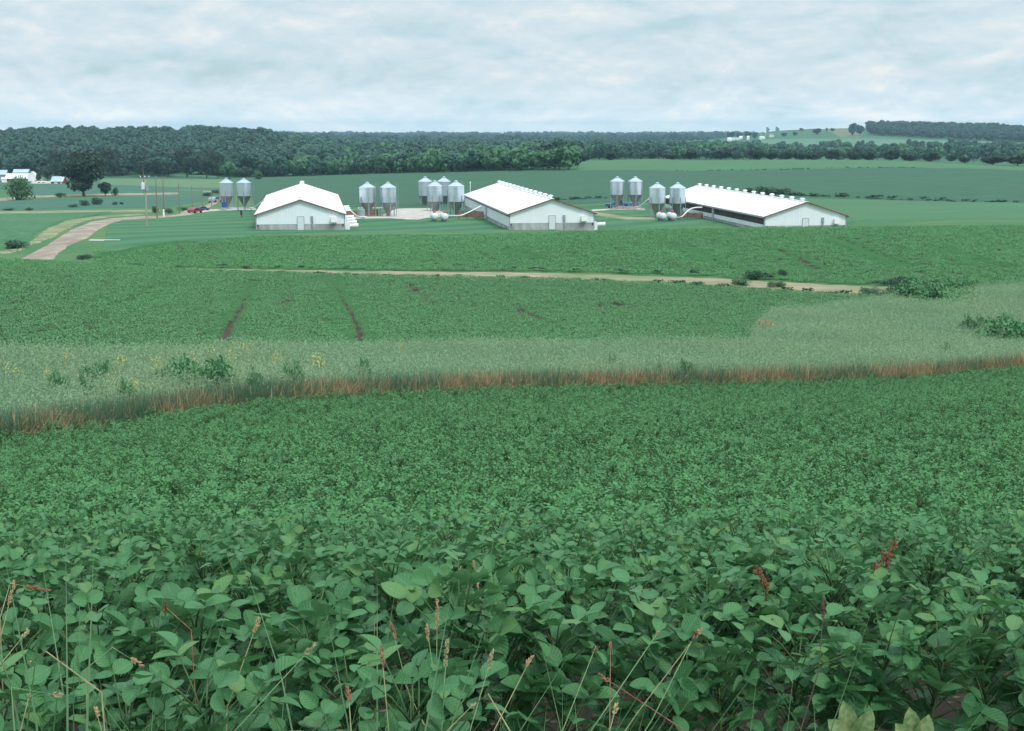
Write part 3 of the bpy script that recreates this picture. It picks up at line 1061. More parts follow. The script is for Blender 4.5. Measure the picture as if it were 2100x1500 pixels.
patch = [soy_patch(rg, 0.9, 165, 0.072, H=0.36).mesh('soybean_patch', M['leaf_mid'], True, True) for _ in range(6)]
X, Y = jgrid(-62, 62, 44, 133, 0.72, rg)
U = col_of(X, Y)
ok = (np.abs(X) < 0.44 * Y + 4) & (Y > y5(U) - 1.2) & (Y < y6(U)) & off_tracks(X, Y, rg, 0.13)
# the right end of the field gives way to grass
lobe_u = np.array([1560, 1575, 1600, 1700, 1800, 1850, 1950, 2000, 2100, 2300])
lobe_v = np.array([698, 680, 664, 652, 635, 622, 600, 597, 594, 594])
lobe_y = np.array([hit(u, v)[1] for u, v in zip(lobe_u, lobe_v)])
lobe_y = np.maximum(lobe_y, y5(lobe_u))
ok &= (U < 1560) | (Y > np.interp(U, lobe_u, lobe_y))
ok &= (U < 1800) | (Y < 90)
# along the two bare tracks the big patches give way to small plants, so that the tracks keep a clean edge
clear = np.minimum(seg_dist(X, Y, TR[0][0]), seg_dist(X, Y, TR[1][0]))
ok &= clear > 0.85
X, Y = X[ok], Y[ok]
S_ = rg.uniform(0.85, 1.15, len(X))
for line, w, p in TR[:2]:
    la = np.array(line)
    fx, fy = jgrid(la[:, 0].min() - 1.2, la[:, 0].max() + 1.2, la[:, 1].min(), la[:, 1].max(), 0.30, rg)
    dd = seg_dist(fx, fy, line)
    fade = np.interp(fy, [la[:, 1].min(), la[:, 1].max()], [w * 0.5, -0.16])
    kk = (dd < 1.1) & (dd > fade + 0.16 + rg.normal(0, 0.06, len(fx))) & (fy > y5(col_of(fx, fy)) - 1)
    X, Y, S_ = np.r_[X, fx[kk]], np.r_[Y, fy[kk]], np.r_[S_, rg.uniform(0.36, 0.5, kk.sum())]
scatter('soybean_crop', patch, np.stack([X, Y, ground(X, Y)], 1), rg.uniform(0, 6.28, len(X)), np.stack([S_, S_, np.sqrt(S_)], 1), rg.integers(0, 6, len(X)),
        'green soybean crop with bare wheel tracks between tall grass and stubble lane', 'crop')

patch2 = [soy_patch(rg, 1.5, 300, 0.088, H=0.24).mesh('soybean_patch', M['leaf_second'], True, True) for _ in range(5)]
X, Y = jgrid(-86, 86, 108, 180, 1.15, rg)
U = col_of(X, Y)
lane_w = np.interp(U, [190, 330, 700, 1100, 1500, 1850], [3.7, 4.1, 5.5, 6.7, 7.9, 8.6])
ok = (np.abs(X) < 0.45 * Y + 4) & (Y > y6(U) + lane_w + 0.5) & (Y < y8(U)) & (U > 205)
line2 = [(ln, w, p) for ln, w, p in TR if ln[0][1] > 120]
for ln, w, p in line2:
    ok &= seg_dist(X, Y, ln) > 1.15
X, Y = X[ok], Y[ok]
S_ = rg.uniform(0.85, 1.15, len(X))
for ln, w, p in line2:
    la = np.array(ln)
    fx, fy = jgrid(la[:, 0].min() - 1.4, la[:, 0].max() + 1.4, la[:, 1].min() - 1.4, la[:, 1].max() + 1.4, 0.42, rg)
    dd = seg_dist(fx, fy, ln)
    kk = (dd < 1.45) & ((dd > w * 0.5 + 0.18) | (rg.uniform(0, 1, len(fx)) > p))
    X, Y, S_ = np.r_[X, fx[kk]], np.r_[Y, fy[kk]], np.r_[S_, rg.uniform(0.3, 0.42, kk.sum())]
scatter('soybean_crop', patch2, np.stack([X, Y, ground(X, Y)], 1), rg.uniform(0, 6.28, len(X)), np.stack([S_, S_, S_ ** 0.4], 1), rg.integers(0, 5, len(X)),
        'green soybean crop on the rise in front of the white barns', 'crop')

# ------------------------------------------------------------------ barns
M['white_metal'] = pmat('white_roof_metal', (0.80, 0.80, 0.80), (0.86, 0.86, 0.86), 0.4, rough=0.45, wave=(1, 0.9, 0.03))
M['siding'] = pmat('white_siding', (0.74, 0.79, 0.84), (0.80, 0.85, 0.89), 0.5, rough=0.55, wave=(0, 0.42, 0.015), stretch=(1, 1, 0.3))
M['white'] = pmat('white_paint', (0.84, 0.84, 0.84), (0.88, 0.88, 0.88), 2.0, rough=0.5)
M['curtain'] = pmat('white_curtain', (0.60, 0.65, 0.68), (0.70, 0.74, 0.77), 0.6, rough=0.7)
M['red_trim'] = pmat('red_trim', (0.17, 0.062, 0.055), (0.22, 0.09, 0.08), 1.0, rough=0.6)
M['grey_trim'] = pmat('grey_trim', (0.30, 0.33, 0.36), (0.38, 0.41, 0.44), 1.0, rough=0.6)
M['dark'] = pmat('dark_opening', (0.030, 0.028, 0.026), (0.055, 0.05, 0.045), 0.8)
M['grey_box'] = pmat('grey_steel_box', (0.24, 0.30, 0.33), (0.32, 0.37, 0.40), 1.0, rough=0.5)
M['brown_wood'] = pmat('weathered_boards', (0.16, 0.075, 0.055), (0.28, 0.16, 0.12), 1.2, stretch=(1, 1, 4))
M['foundation'] = pmat('stained_concrete', (0.34, 0.35, 0.36), (0.50, 0.52, 0.54), 0.9, c3=(0.22, 0.21, 0.20), s3=0.4, stretch=(1, 1, 0.35))
M['galv'] = pmat('galvanised_steel', (0.51, 0.59, 0.64), (0.59, 0.67, 0.715), 1.0, rough=0.33, metal=0.85, stretch=(0.02, 0.02, 3))
M['galv_dull'] = pmat('galvanised_hopper', (0.23, 0.24, 0.24), (0.31, 0.32, 0.32), 0.9, rough=0.5, metal=0.6)
M['galv_leg'] = pmat('galvanised_leg', (0.24, 0.31, 0.34), (0.34, 0.40, 0.43), 1.0, rough=0.5, metal=0.3)
M['red_boot'] = pmat('red_paint', (0.42, 0.05, 0.045), (0.50, 0.09, 0.08), 3.0, rough=0.5)
M['tank'] = pmat('tank_paint', (0.60, 0.64, 0.66), (0.68, 0.71, 0.73), 1.0, rough=0.4)
M['glass'] = pmat('dark_glass', (0.02, 0.025, 0.03), (0.03, 0.035, 0.04), 1.0, rough=0.1, spec=0.6)
M['rubber'] = pmat('rubber', (0.02, 0.02, 0.02), (0.03, 0.03, 0.03), 4.0)

BW, BL, EAVE, RIDGE = 6.1, 59.5, 2.38, 4.38
YAW = atan((1050 - 640) / F_PX)


def barn(label, u, y, base_v, gap, elec_x, kind):
    """kind: 'fans' (fan bank on the far right wall), 'curtain' (closed curtains), 'open' (dropped curtains)"""
    d0 = y
    x = (u - U_C) / F_PX * (y * cos(PITCH) + y * T(base_v) * sin(PITCH))
    z = EYE - y * T(base_v)
    b = thing('hog_barn', label, 'barn', (x, y, z), YAW, 'long white barns')
    w = MB().box((0, BL / 2, -0.15), (2 * BW, BL, 2.26)).obj('foundation', M['foundation'], b)
    for nm, y0, y1 in (('gable_wall', -0.035, 0.12), ('gable_wall', BL - 0.12, BL + 0.035)):
        poly = [(-BW - .03, 0.98), (BW + .03, 0.98), (BW + .03, EAVE), (0, RIDGE - 0.06), (-BW - .03, EAVE)]
        MB().prism(poly, y0, y1).obj(nm, M['siding'], b)
    roof = MB()
    for s in (-1, 1):
        e, sl = BW + 0.38, (RIDGE - EAVE) / BW
        ze = EAVE - 0.38 * sl
        roof.prism([(0, RIDGE), (s * e, ze), (s * e, ze + 0.09), (0, RIDGE + 0.09)][::s], -0.42, BL + 0.42)
    roof.box((0, BL / 2, RIDGE + 0.085), (0.5, BL + 0.8, 0.05))
    rf = roof.obj('roof', M['white_metal'], b)
    # rake boards on both gables, fascia along the eaves
    for yy in (-0.45, BL + 0.45):
        t = MB()
        for s in (-1, 1):
            e = BW + 0.40
            ze = EAVE - 0.40 * (RIDGE - EAVE) / BW
            t.prism([(0, RIDGE - 0.06), (s * e, ze - 0.06), (s * e, ze + 0.10), (0, RIDGE + 0.10)][::s], yy - 0.03, yy + 0.03)
        t.obj('rake_trim', M['red_trim'], b)
    for s in (-1, 1):
        ze = EAVE - 0.38 * (RIDGE - EAVE) / BW
        MB().box((s * (BW + 0.40), BL / 2, ze - 0.02), (0.04, BL + 0.8, 0.20)).obj('fascia', M['grey_trim'], b)
        MB().box((s * (BW + 0.40), BL / 2, ze + 0.088), (0.08, BL + 0.8, 0.016)).obj('drip_edge', M['red_trim'], b)
    # roof vents along the ridge
    for i in range(13):
        yy = 1.6 + i * (BL - 3.2) / 12
        v = MB()
        v.lathe([(0.26, RIDGE + 0.02), (0.26, RIDGE + 0.36)], 14, (0, yy, 0))
        v.lathe([(0.27, RIDGE + 0.34), (0.40, RIDGE + 0.37), (0.40, RIDGE + 0.46), (0.22, RIDGE + 0.55), (0.05, RIDGE + 0.58)], 14, (0, yy, 0))
        v.obj('roof_vent', M['white'], rf, smooth=False)
    # side walls in two bays with a post between them
    mid = 27.0
    for s in (-1, 1):
        X = s * (BW + 0.03)
        MB().box((s * (BW - 0.02), BL / 2, 1.67), (0.16, BL - 0.3, 1.38)).obj('side_wall', M['dark'] if kind == 'open' else M['siding'], b)
        for a, e in ((0.5, mid - 0.6), (mid + 0.6, BL - 0.5)):
            if kind == 'open':
                MB().box((s * (BW + 0.11), (a + e) / 2, 0.80), (0.06, e - a, 0.62)).obj('curtain', M['curtain'], b)
                MB().box((s * (BW + 0.10), (a + e) / 2, 2.16), (0.06, e - a, 0.24)).obj('header_board', M['grey_trim'], b)
            else:
                MB().box((s * (BW + 0.10), (a + e) / 2, 1.10), (0.05, e - a, 1.50)).obj('curtain', M['curtain'], b)
                MB().box((s * (BW + 0.13), (a + e) / 2, 0.40), (0.05, e - a, 0.07)).obj('curtain_rail', M['grey_trim'], b)
                MB().box((s * (BW + 0.09), (a + e) / 2, 1.93), (0.05, e - a, 0.13)).obj('curtain_gap', M['dark'], b)
        MB().box((s * (BW + 0.12), mid, 1.15), (0.20, 0.9, 2.2)).obj('post', M['grey_trim'], b)
        for yy in (0.12, BL - 0.12):
            MB().box((s * (BW + 0.08), yy, 1.2), (0.14, 0.34, 2.3)).obj('corner_post', M['grey_trim'], b)
    # the near gable's door and fittings
    d = MB().box((0, -0.07, 1.02), (0.86, 0.06, 1.96)).obj('door', M['curtain'], b)
    fr = MB()
    fr.box((0, -0.055, 2.05), (1.02, 0.09, 0.07), 0)
    for s in (-1, 1):
        fr.box((s * 0.48, -0.055, 1.02), (0.07, 0.09, 1.99), 0)
    fr.obj('door_frame', M['grey_trim'], d)
    MB().lathe([(0.02, 0), (0.035, 0.03), (0.03, 0.07)], 8, (0.33, -0.10, 1.0), axis='y').obj('handle', M['grey_box'], d)
    e = MB()
    e.box((elec_x, -0.13, 1.72), (0.34, 0.2, 0.80))
    e.box((elec_x, -0.11, 0.95), (0.20, 0.14, 0.34))
    e.tube([(elec_x, -0.1, 1.3), (elec_x, -0.1, 0.1)], 0.06, 8)
    e.tube([(elec_x + 0.12, -0.1, 1.3), (elec_x + 0.12, -0.1, 0.1)], 0.035, 6)
    e.obj('electrical_box', M['grey_box'], b)
    h = MB()
    hx = 4.66
    h.prism([(hx - .42, 1.22), (hx + .42, 1.22), (hx + .42, 1.92), (hx + .30, 2.02), (hx - .30, 2.02), (hx - .42, 1.92)], -0.72, -0.04)
    ho = h.obj('fan_hood', M['white'], b)
    MB().box((hx, -0.38, 1.20), (0.72, 0.56, 0.05)).obj('hood_opening', M['dark'], ho)
    MB().box((-BW + 0.15, -0.10, 0.80), (0.12, 0.10, 0.26)).obj('wall_light', M['dark'], b)
    MB().box((BW - 0.15, -0.10, 0.82), (0.14, 0.10, 0.34)).obj('wall_light', M['dark'], b)
    fans = {'fans': [1.4, 8.0, 14.6, 21.2, 37.5, 43.5, 49.5], 'curtain': [1.6], 'open': []}[kind]
    for fy in fans:
        hs = MB()
        hs.prism([(BW + .18, -0.3), (BW + .85, -0.3), (BW + .85, 0.80), (BW + .62, 1.08), (BW + .18, 1.08)], fy - 0.36, fy + 0.36)
        f = hs.obj('exhaust_fan', M['white'], b)
        tb = MB()
        tb.lathe([(0.26, BW + 0.75), (0.26, BW + 1.0), (0.31, BW + 1.95), (0.34, BW + 1.96), (0.34, BW + 2.04), (0.28, BW + 2.04), (0.24, BW + 1.4)], 18, (0, fy, 0.62), axis='x')
        tb.obj('fan_tube', M['white'], f, smooth=False)
    return b, np.array([x, y, z])


def to_world(o, p):
    q = rot(np.asarray(p, float), rz=YAW)
    return q + o


b1, O1 = barn('leftmost white barn, seen square on with white fan tubes along its side', 617, 200.5, 474.3, 0, 1.6, 'fans')
b2, O2 = barn('middle white barn with a row of roof vents and a closed pale curtain wall', 1132, 205, 471.5, 0, 1.75, 'curtain')
b3, O3 = barn('rightmost white barn with its lower wall hidden behind the crop and a dark open side', 1651, 208.5, 476.5, 0, 2.6, 'open')

# ------------------------------------------------------------------ feed bins


def bin_parts():
    R, g = 1.36, 0.02
    parts = []
    z0, zc, zt = 2.62, 5.12, 6.0     # hopper joint, eave, peak
    n = 28
    b = MB()
    prof = [(R, z0)]
    prof = [(R, z0), (R, zc + 0.03)]
    parts.append(('body', b.lathe(prof, 48, cap=False), M['galv'], True, []))
    rf = MB().lathe([(R + 0.07, zc), (R + 0.07, zc + 0.06), (0.28, zt - 0.14), (0.28, zt - 0.05)], n)
    lid = MB().lathe([(0.31, zt - 0.06), (0.31, zt + 0.0), (0.12, zt + 0.10), (0.03, zt + 0.12)], 14)
    parts.append(('roof', rf, M['galv'], False, [('lid', lid, M['galv'], False)]))
    hp = MB().lathe([(R - 0.01, z0), (R - 0.04, z0 - 0.03), (0.26, 0.72), (0.24, 0.55)], n)
    parts.append(('hopper', hp, M['galv_dull'], True, []))
    bt = MB().box((0, 0, 0.45), (0.46, 0.40, 0.30)).box((0, 0, 0.65), (0.30, 0.30, 0.14))
    parts.append(('auger_boot', bt, M['red_boot'], False, []))
    for i in range(6):
        a = pi / 6 + i * pi / 3
        rr = R + 0.06
        lg = MB().box((rr * cos(a), rr * sin(a), 1.72), (0.08, 0.13, 3.84), rz=a)
        lg.box((rr * cos(a), rr * sin(a), -0.16), (0.24, 0.24, 0.08), rz=a)
        parts.append(('leg', lg, M['galv_leg'], False, []))
    br = MB()
    for i in range(6):
        a, c = pi / 6 + i * pi / 3, pi / 6 + (i + 1) * pi / 3
        rr = R + 0.06
        br.tube([(rr * cos(a), rr * sin(a), 0.55), (rr * cos(c), rr * sin(c), 0.55)], 0.022, 5)
    parts.append(('brace', br, M['galv_leg'], False, []))
    ld = MB()
    for s in (-0.2, 0.2):
        ld.tube([(s, 0, 0.9), (s, 0, 6.0)], 0.02, 5)
    for i in range(16):
        ld.tube([(-0.2, 0, 1.1 + 0.3 * i), (0.2, 0, 1.1 + 0.3 * i)], 0.012, 4)
    ld.V = [rot(v, rz=-0.15) + np.array([R + 0.3, 0.2, 0]) for v in ld.V]
    parts.append(('ladder', ld, M['galv_leg'], False, []))
    return parts


BINS = [  # u, width px, v of leg feet, label
    (468.5, 29.5, 430, 'silver feed bin beside the blue drum, left of the first barn'),
    (504, 31, 429.5, 'silver feed bin left of the first barn, the nearer of that pair to it'),
    (755.5, 34.5, 447.5, 'silver feed bin just right of the first barn, next to its white fan tubes'),
    (797.5, 34.5, 447.5, 'silver feed bin right of the first barn, beside the gravel pad'),
    (873.5, 29.5, 431, 'rear silver feed bin of the four-bin cluster, standing over the gravel pad end'),
    (911.5, 29, 431, 'rear silver feed bin of the four-bin cluster, mostly hidden between two front bins'),
    (893, 32, 446, 'front silver feed bin directly behind the left one of two round tank ends'),
    (936, 34.5, 446.5, 'front silver feed bin nearest the left eave of the middle barn'),
    (1264.5, 31, 427.5, 'silver feed bin standing over the blue pickup, left one of that pair'),
    (1301, 31, 427.5, 'silver feed bin with a white pipe rising from its boot towards the rightmost barn'),
    (1346, 34.5, 449, 'silver feed bin behind two propane tanks, left of the rightmost barn'),
    (1387.5, 34, 449.5, 'silver feed bin partly covering the left end of the rightmost barn roof')]
bin_pos = []
first_bin, bin_kids = None, []
for i, (u, wpx, vb, lab) in enumerate(BINS):
    y = 2.86 * F_PX / wpx / 1.0
    x = (u - U_C) / F_PX * y * 1.0
    zb = gz(x, y)
    ztop_px = None
    sc_ = (vb - [366, 366, 374, 374, 363, 363, 371, 371, 363, 363, 375, 375][i]) * y / F_PX / 6.1
    zb2 = EYE - y * T(vb)
    if first_bin is None:
        first_bin = thing('feed_bin', lab, 'feed bin', (x, y, zb2), 0.0, 'galvanised feed bins')
        for nm, mb, m, sm, subs in bin_parts():
            p = mb.obj(nm, m, first_bin, smooth=sm)
            bin_kids.append((p, [sb.obj(sn, m2, p, smooth=s2) for sn, sb, m2, s2 in subs]))
        r = first_bin
    else:
        r = dup(first_bin, (x, y, zb2), 0.12 * i, bin_kids, lab)
    r.scale = (1, 1, sc_)
    bin_pos.append(np.array([x, y, zb2]))

# concrete pads carry the bins down to the ground
for a, c in ((0, 1), (2, 3), (4, 5), (6, 7), (8, 9), (10, 11)):
    p, q = bin_pos[a], bin_pos[c]
    mid = (p + q) / 2
    ln = np.linalg.norm((q - p)[:2]) + 3.6
    zt = min(p[2], q[2]) - 0.12
    zg = min(gz(*p[:2]), gz(*q[:2]), zt) - 0.5
    o = MB().box((0, 0, (zg - zt) / 2), (ln, 3.2, max(0.3, zt - zg))).obj('concrete_pad', M['gravel'], loc=(mid[0], mid[1], zt))
    o.rotation_euler = (0, 0, math.atan2(q[1] - p[1], q[0] - p[0]))
    tag(o, kind='structure')


def pipe(label, pts, r=0.10):
    o = MB().tube(pts, r, 10).obj('auger_pipe', M['white'], smooth=True)
    return tag(o, label, 'pipe', 'white feed pipes')


def wp(u, v, y):
    """the point seen at pixel u, v at distance y"""
    d = y * cos(PITCH) + y * T(v) * sin(PITCH)
    return np.array([(u - U_C) / F_PX * d, y, EYE - y * T(v)])


yb = [p[1] for p in bin_pos]
pipe('white feed pipe running from the leftmost bin pair up to the first barn', [wp(466, 427, yb[0]), wp(486, 427.5, (yb[0] + yb[1]) / 2), wp(512, 427.5, yb[1]), wp(521, 426.5, 246), wp(530, 420, 240), wp(543, 410, 232)])
pipe('white feed pipe from the two bins right of the first barn to its side', [wp(803, 445.3, yb[3]), wp(755, 445.3, yb[2]), wp(737, 445, 229), wp(731, 443, 228), wp(720, 433, 227)])
pipe('white feed pipe from the four-bin cluster up to the middle barn wall', [wp(893, 442.5, yb[6]), wp(915, 442.5, yb[7]), wp(941, 443, 231), wp(948, 441.5, 231), wp(965, 434, 231.5), wp(987, 422.5, 232)])
pipe('white feed pipe climbing from the bins over the blue pickup to the rightmost barn', [wp(1264, 425, yb[8]), wp(1301, 425.4, yb[9]), wp(1309, 425, 262), wp(1315, 421.5, 260), wp(1330, 408.5, 256)])
pipe('white feed pipe curving from behind the propane tanks to the rightmost barn wall', [wp(1387, 446.5, yb[11]), wp(1393, 446.5, 235), wp(1400, 443.5, 235), wp(1410, 433, 235.5), wp(1418, 428, 236), wp(1427, 426, 236), wp(1440, 425.5, 236.5)])

# ------------------------------------------------------------------ propane tanks


def tank_parts():
    r, L = 0.56, 2.6
    prof = []
    for t in np.linspace(0, pi / 2, 7)[1:]:
        prof.append((r * sin(t), -L / 2 - 0.42 * cos(t)))
    prof += [(a, -b) for a, b in prof[::-1]]
    body = MB().lathe(prof, 22, (0, 0, 0.86), axis='y')
    lid = MB().lathe([(0.20, 1.36), (0.22, 1.42), (0.22, 1.62), (0.14, 1.74), (0.03, 1.77)], 14, (0, -0.55, 0))
    out = [('tank_shell', body, M['tank'], True), ('valve_dome', lid, M['red_boot'], False)]
    for yy in (-0.85, 0.85):
        out.append(('leg', MB().box((0, yy, 0.18), (0.75, 0.16, 0.42)), M['galv_leg'], False))
    return out


first_tank, tank_kids = None, []
for u, v, y, lab in ((890.5, 454.5, 214, 'round white propane tank end with a red dome, left one before the four-bin cluster'),
                     (911, 455, 212, 'round white red-domed propane tank end before the four-bin cluster, nearer the barn'),
                     (1356, 453.8, 215, 'white propane tank with a red dome, left one below the bins of the rightmost barn'),
                     (1377, 453.8, 216, 'white propane tank with a red dome beside the curved white pipe')):
    p = hit(u, v)
    if first_tank is None:
        first_tank = thing('propane_tank', lab, 'propane tank', p, YAW, 'propane tanks')
        for nm, mb, m, sm in tank_parts():
            tank_kids.append((mb.obj(nm, m, first_tank, smooth=sm), []))
    else:
        dup(first_tank, p, YAW, tank_kids, lab)

# ------------------------------------------------------------------ brown loading pens between bins and barns


def board_fence(label, a, b, h, drop=0.6):
    a, b = np.asarray(a), np.asarray(b)
    d = b - a
    L = float(np.linalg.norm(d[:2]))
    t = thing('board_fence', label, 'fence', a, math.atan2(d[1], d[0]), 'brown board pens')
    pl = MB()
    for i in range(4):
        pl.box((L / 2, 0, 0.12 + (i + 0.5) * h / 4), (L, 0.05, h / 4 * 0.86))
    pl.obj('boards', M['brown_wood'], t)
    n = max(3, int(L / 1.6))
    for i in range(n + 1):
        MB().box((L * i / n, 0.07, (h - drop) / 2 + 0.05), (0.12, 0.10, h + drop)).obj('post', M['brown_wood'], t)
    return t


board_fence('brown board pen between the middle barn and its bins', wp(941, 446.8, 232), wp(991, 446.3, 231.5), 0.95)
board_fence('brown board pen behind the bins just right of the first barn', wp(712, 446, 238), wp(775, 445, 241), 0.95)
board_fence('brown board pen between the rightmost barn and the propane tanks', wp(1394, 449.5, 236), wp(1441, 448.5, 238), 0.85)
MB().lathe([(0.6, 0.0), (0.62, 0.05), (0.62, 1.3), (0.5, 1.4)], 16).obj('feed_hopper', M['grey_box'], loc=wp(741, 446, 236))
tag(bpy.data.objects['feed_hopper'], 'dark grey drum standing left of the bins by the first barn', 'drum')

# ------------------------------------------------------------------ poles along the road
M['pole_wood'] = pmat('pole_wood', (0.15, 0.105, 0.07), (0.24, 0.18, 0.13), 3.0, stretch=(1, 1, 0.1))
M['pole_grey'] = pmat('grey_pole_wood', (0.24, 0.23, 0.21), (0.34, 0.32, 0.29), 3.0, stretch=(1, 1, 0.1))


def pole(label, u, vb, vt, r, grey=False, arm=False, transformer=False, rzr=0.0):
    p = hit(u, vb)
    d = p[1]
    H = (vb - vt) * d / F_PX
    t = thing('utility_pole', label, 'pole', p, 0.0, 'poles along the dirt road')
    MB().tube([(0, 0, -0.8), (0, 0, 0), (0, 0, H)], [r, r, r * 0.7], 10).obj('pole', M['pole_grey' if grey else 'pole_wood'], t, smooth=True)
    if arm:
        a = MB().box((0, -0.12, H - 0.25), (1.5, 0.1, 0.12), rz=0.5)
        ar = a.obj('crossarm', M['pole_wood'], t)
        for s in (-0.6, 0.0, 0.6):
            MB().lathe([(0.05, H - 0.19), (0.07, H - 0.08), (0.03, H + 0.0)], 8, (s * cos(.5), -0.12 + s * sin(.5), 0)).obj('insulator', M['white'], ar)
    if transformer:
        tr = MB().lathe([(0.22, H - 1.95), (0.26, H - 1.9), (0.26, H - 1.05), (0.16, H - 0.95)], 14, (-0.30, -0.15, 0)).obj('transformer', M['tank'], t)
        MB().lathe([(0.05, H - 0.95), (0.07, H - 0.8), (0.03, H - 0.72)], 8, (-0.3, -0.15, 0)).obj('bushing', M['grey_box'], tr)
        MB().box((0.25, -0.1, H - 1.75), (0.34, 0.3, 0.75)).obj('meter_box', M['grey_box'], t)
    return t


pole('tall utility pole with a pale transformer drum, standing alone on the lawn', 301.5, 465.5, 362, 0.12, grey=True, arm=True, transformer=True)
pole('brown wooden utility pole between the transformer pole and the white marker post', 322.5, 447.5, 361, 0.12)
pole('brown wooden utility pole right behind the white marker post', 337, 442.8, 364, 0.12)
pole('thin wooden utility pole at the bend of the dirt road', 368.5, 440.5, 375, 0.09)
pole('thin wooden utility pole behind the red car', 395, 436.5, 382, 0.08)
pole('thin wooden utility pole beyond the red car and before the grey car', 415.5, 426, 384, 0.08)
pole('thin wooden utility pole next to the small grey car on the road', 434, 423, 392, 0.07)
pole('thin wooden utility pole close to the left side of the leftmost feed bin', 448.5, 416, 388, 0.07)
pole('slim dark pole top rising behind the transformer pole', 295.5, 400, 340, 0.08)

t = thing('marker_post', 'short white marker post at the foot of a brown utility pole', 'post', hit(336, 445.8))
MB().lathe([(0.22, -0.2), (0.22, 0.0), (0.16, 0.1), (0.15, 1.2), (0.05, 1.35)], 12).obj('post', M['white'], t)
MB().lathe([(0.165, 1.02), (0.165, 1.12)], 12).obj('band', M['grey_trim'], t)
t = thing('hydrant_post', 'dark upright box on a short brown post on the lawn left of the first barn', 'post', hit(496, 447.5))
MB().box((0, 0, 0.2), (0.2, 0.2, 0.9)).obj('post', M['brown_wood'], t)
MB().box((-0.06, 0, 0.86), (0.30, 0.28, 0.80)).obj('box', M['dark'], t)
t = thing('vent_pole', 'thin white pole with a short crossbar above the middle barn roof end', 'pole', to_world(O2, (-5.0, 61.5, -0.5)))
MB().tube([(0, 0, 0), (0, 0, 5.2)], 0.05, 8).obj('pole', M['white'], t)
MB().box((0, 0, 4.95), (0.3, 0.08, 0.08)).obj('crossbar', M['white'], t)

# ------------------------------------------------------------------ vehicles


def car(label, cat, name, p, rz, paint, length=4.4, pickup=False):
    t = thing(name, label, cat, p, rz)
    L, Wd = length, 1.75
    if pickup:
        prof = [(-L / 2, .45), (L / 2, .45), (L / 2, .95), (L * .22, 1.05), (L * .12, 1.75), (-L * .12, 1.75), (-L * .15, 1.05), (-L / 2, 1.05)]
        win = [(L * .19, 1.10), (L * .11, 1.68), (-L * .10, 1.68), (-L * .12, 1.10)]
    else:
        prof = [(-L / 2, .40), (L / 2, .40), (L / 2, .78), (L * .24, .92), (L * .10, 1.38), (-L * .26, 1.38), (-L * .42, .95), (-L / 2, .90)]
        win = [(L * .21, .95), (L * .09, 1.32), (-L * .25, 1.32), (-L * .38, .97)]
    MB().prism(prof, -Wd / 2, Wd / 2).obj('body', paint, t)
    for s in (-1, 1):
        MB().prism(win, s * (Wd / 2 + .005) - .01, s * (Wd / 2 + .005) + .01).obj('window', M['glass'], t)
    MB().add([(L * .235, -Wd * .42, .95), (L * .235, Wd * .42, .95), (L * .115 + .02, Wd * .40, win[1][1]), (L * .115 + .02, -Wd * .40, win[1][1])], [[0, 1, 2, 3]]).obj('windscreen', M['glass'], t)
    for sx in (-.31, .31):
        for s in (-1, 1):
            MB().lathe([(.33, -.1), (.33, .1)], 16, (sx * L, s * (Wd / 2 - .06), .33), axis='y').obj('wheel', M['rubber'], t)
    for s in (-1, 1):
        MB().box((L / 2 + .01, s * Wd * .36, .72), (.04, .3, .14)).obj('headlight', M['white'], t)
    return t


M['car_red'] = pmat('red_car_paint', (0.22, 0.035, 0.05), (0.26, 0.05, 0.06), 1.0, rough=0.3, spec=0.5)
M['car_maroon'] = pmat('dark_car_paint', (0.07, 0.05, 0.09), (0.10, 0.07, 0.11), 1.0, rough=0.3, spec=0.5)
M['car_grey'] = pmat('grey_car_paint', (0.30, 0.30, 0.34), (0.36, 0.36, 0.39), 1.0, rough=0.3, spec=0.5)
M['truck_blue'] = pmat('blue_truck_paint', (0.06, 0.15, 0.26), (0.10, 0.22, 0.33), 1.0, rough=0.4)
M['drum_blue'] = pmat('blue_plastic', (0.03, 0.08, 0.24), (0.04, 0.10, 0.28), 1.0, rough=0.5)
car('low red car parked at the end of the dirt road', 'car', 'parked_car', hit(400, 437.5), 1.15, M['car_red'], 3.6).scale = (0.8, 0.8, 0.7)
car('dark purple car parked just behind the red car', 'car', 'parked_car', hit(414, 433.5), 1.0, M['car_maroon'], 3.6).scale = (0.8, 0.8, 0.7)
car('small grey car farther up the dirt road', 'car', 'parked_car', hit(441, 416), 1.2, M['car_grey'], 3.4)
p = wp(1268, 427, 272)
car('blue pickup parked behind two feed bins', 'pickup', 'pickup_truck', (p[0], p[1], p[2] - 0.1), pi, M['truck_blue'], 5.2, True)
t = thing('wagon', 'low dark blue wagon behind the bin with the rising pipe', 'wagon', wp(1291, 427, 273))
MB().box((0, 0, 0.85), (3.4, 1.8, 0.45)).obj('bed', M['truck_blue'], t)
for sx in (-1.1, 1.1):
    for s in (-1, 1):
        MB().lathe([(.35, -.1), (.35, .1)], 14, (sx, s * 0.8, .35), axis='y').obj('wheel', M['rubber'], t)
MB().tube([(-1.7, 0, .6), (-2.9, 0, .45)], 0.05, 6).obj('drawbar', M['grey_box'], t)
t = thing('blue_drum', 'blue drum on the ground under the leftmost feed bin', 'drum', wp(461, 429, bin_pos[0][1] - 1.9))
MB().lathe([(.52, 0.3), (.55, 0.34), (.55, .9), (.57, .92), (.55, .95), (.55, 1.35), (.48, 1.4)], 18).obj('drum_body', M['drum_blue'], t)
MB().box((0, 0, 0.1), (1.1, 1.1, 0.4)).obj('stand', M['grey_box'], t)

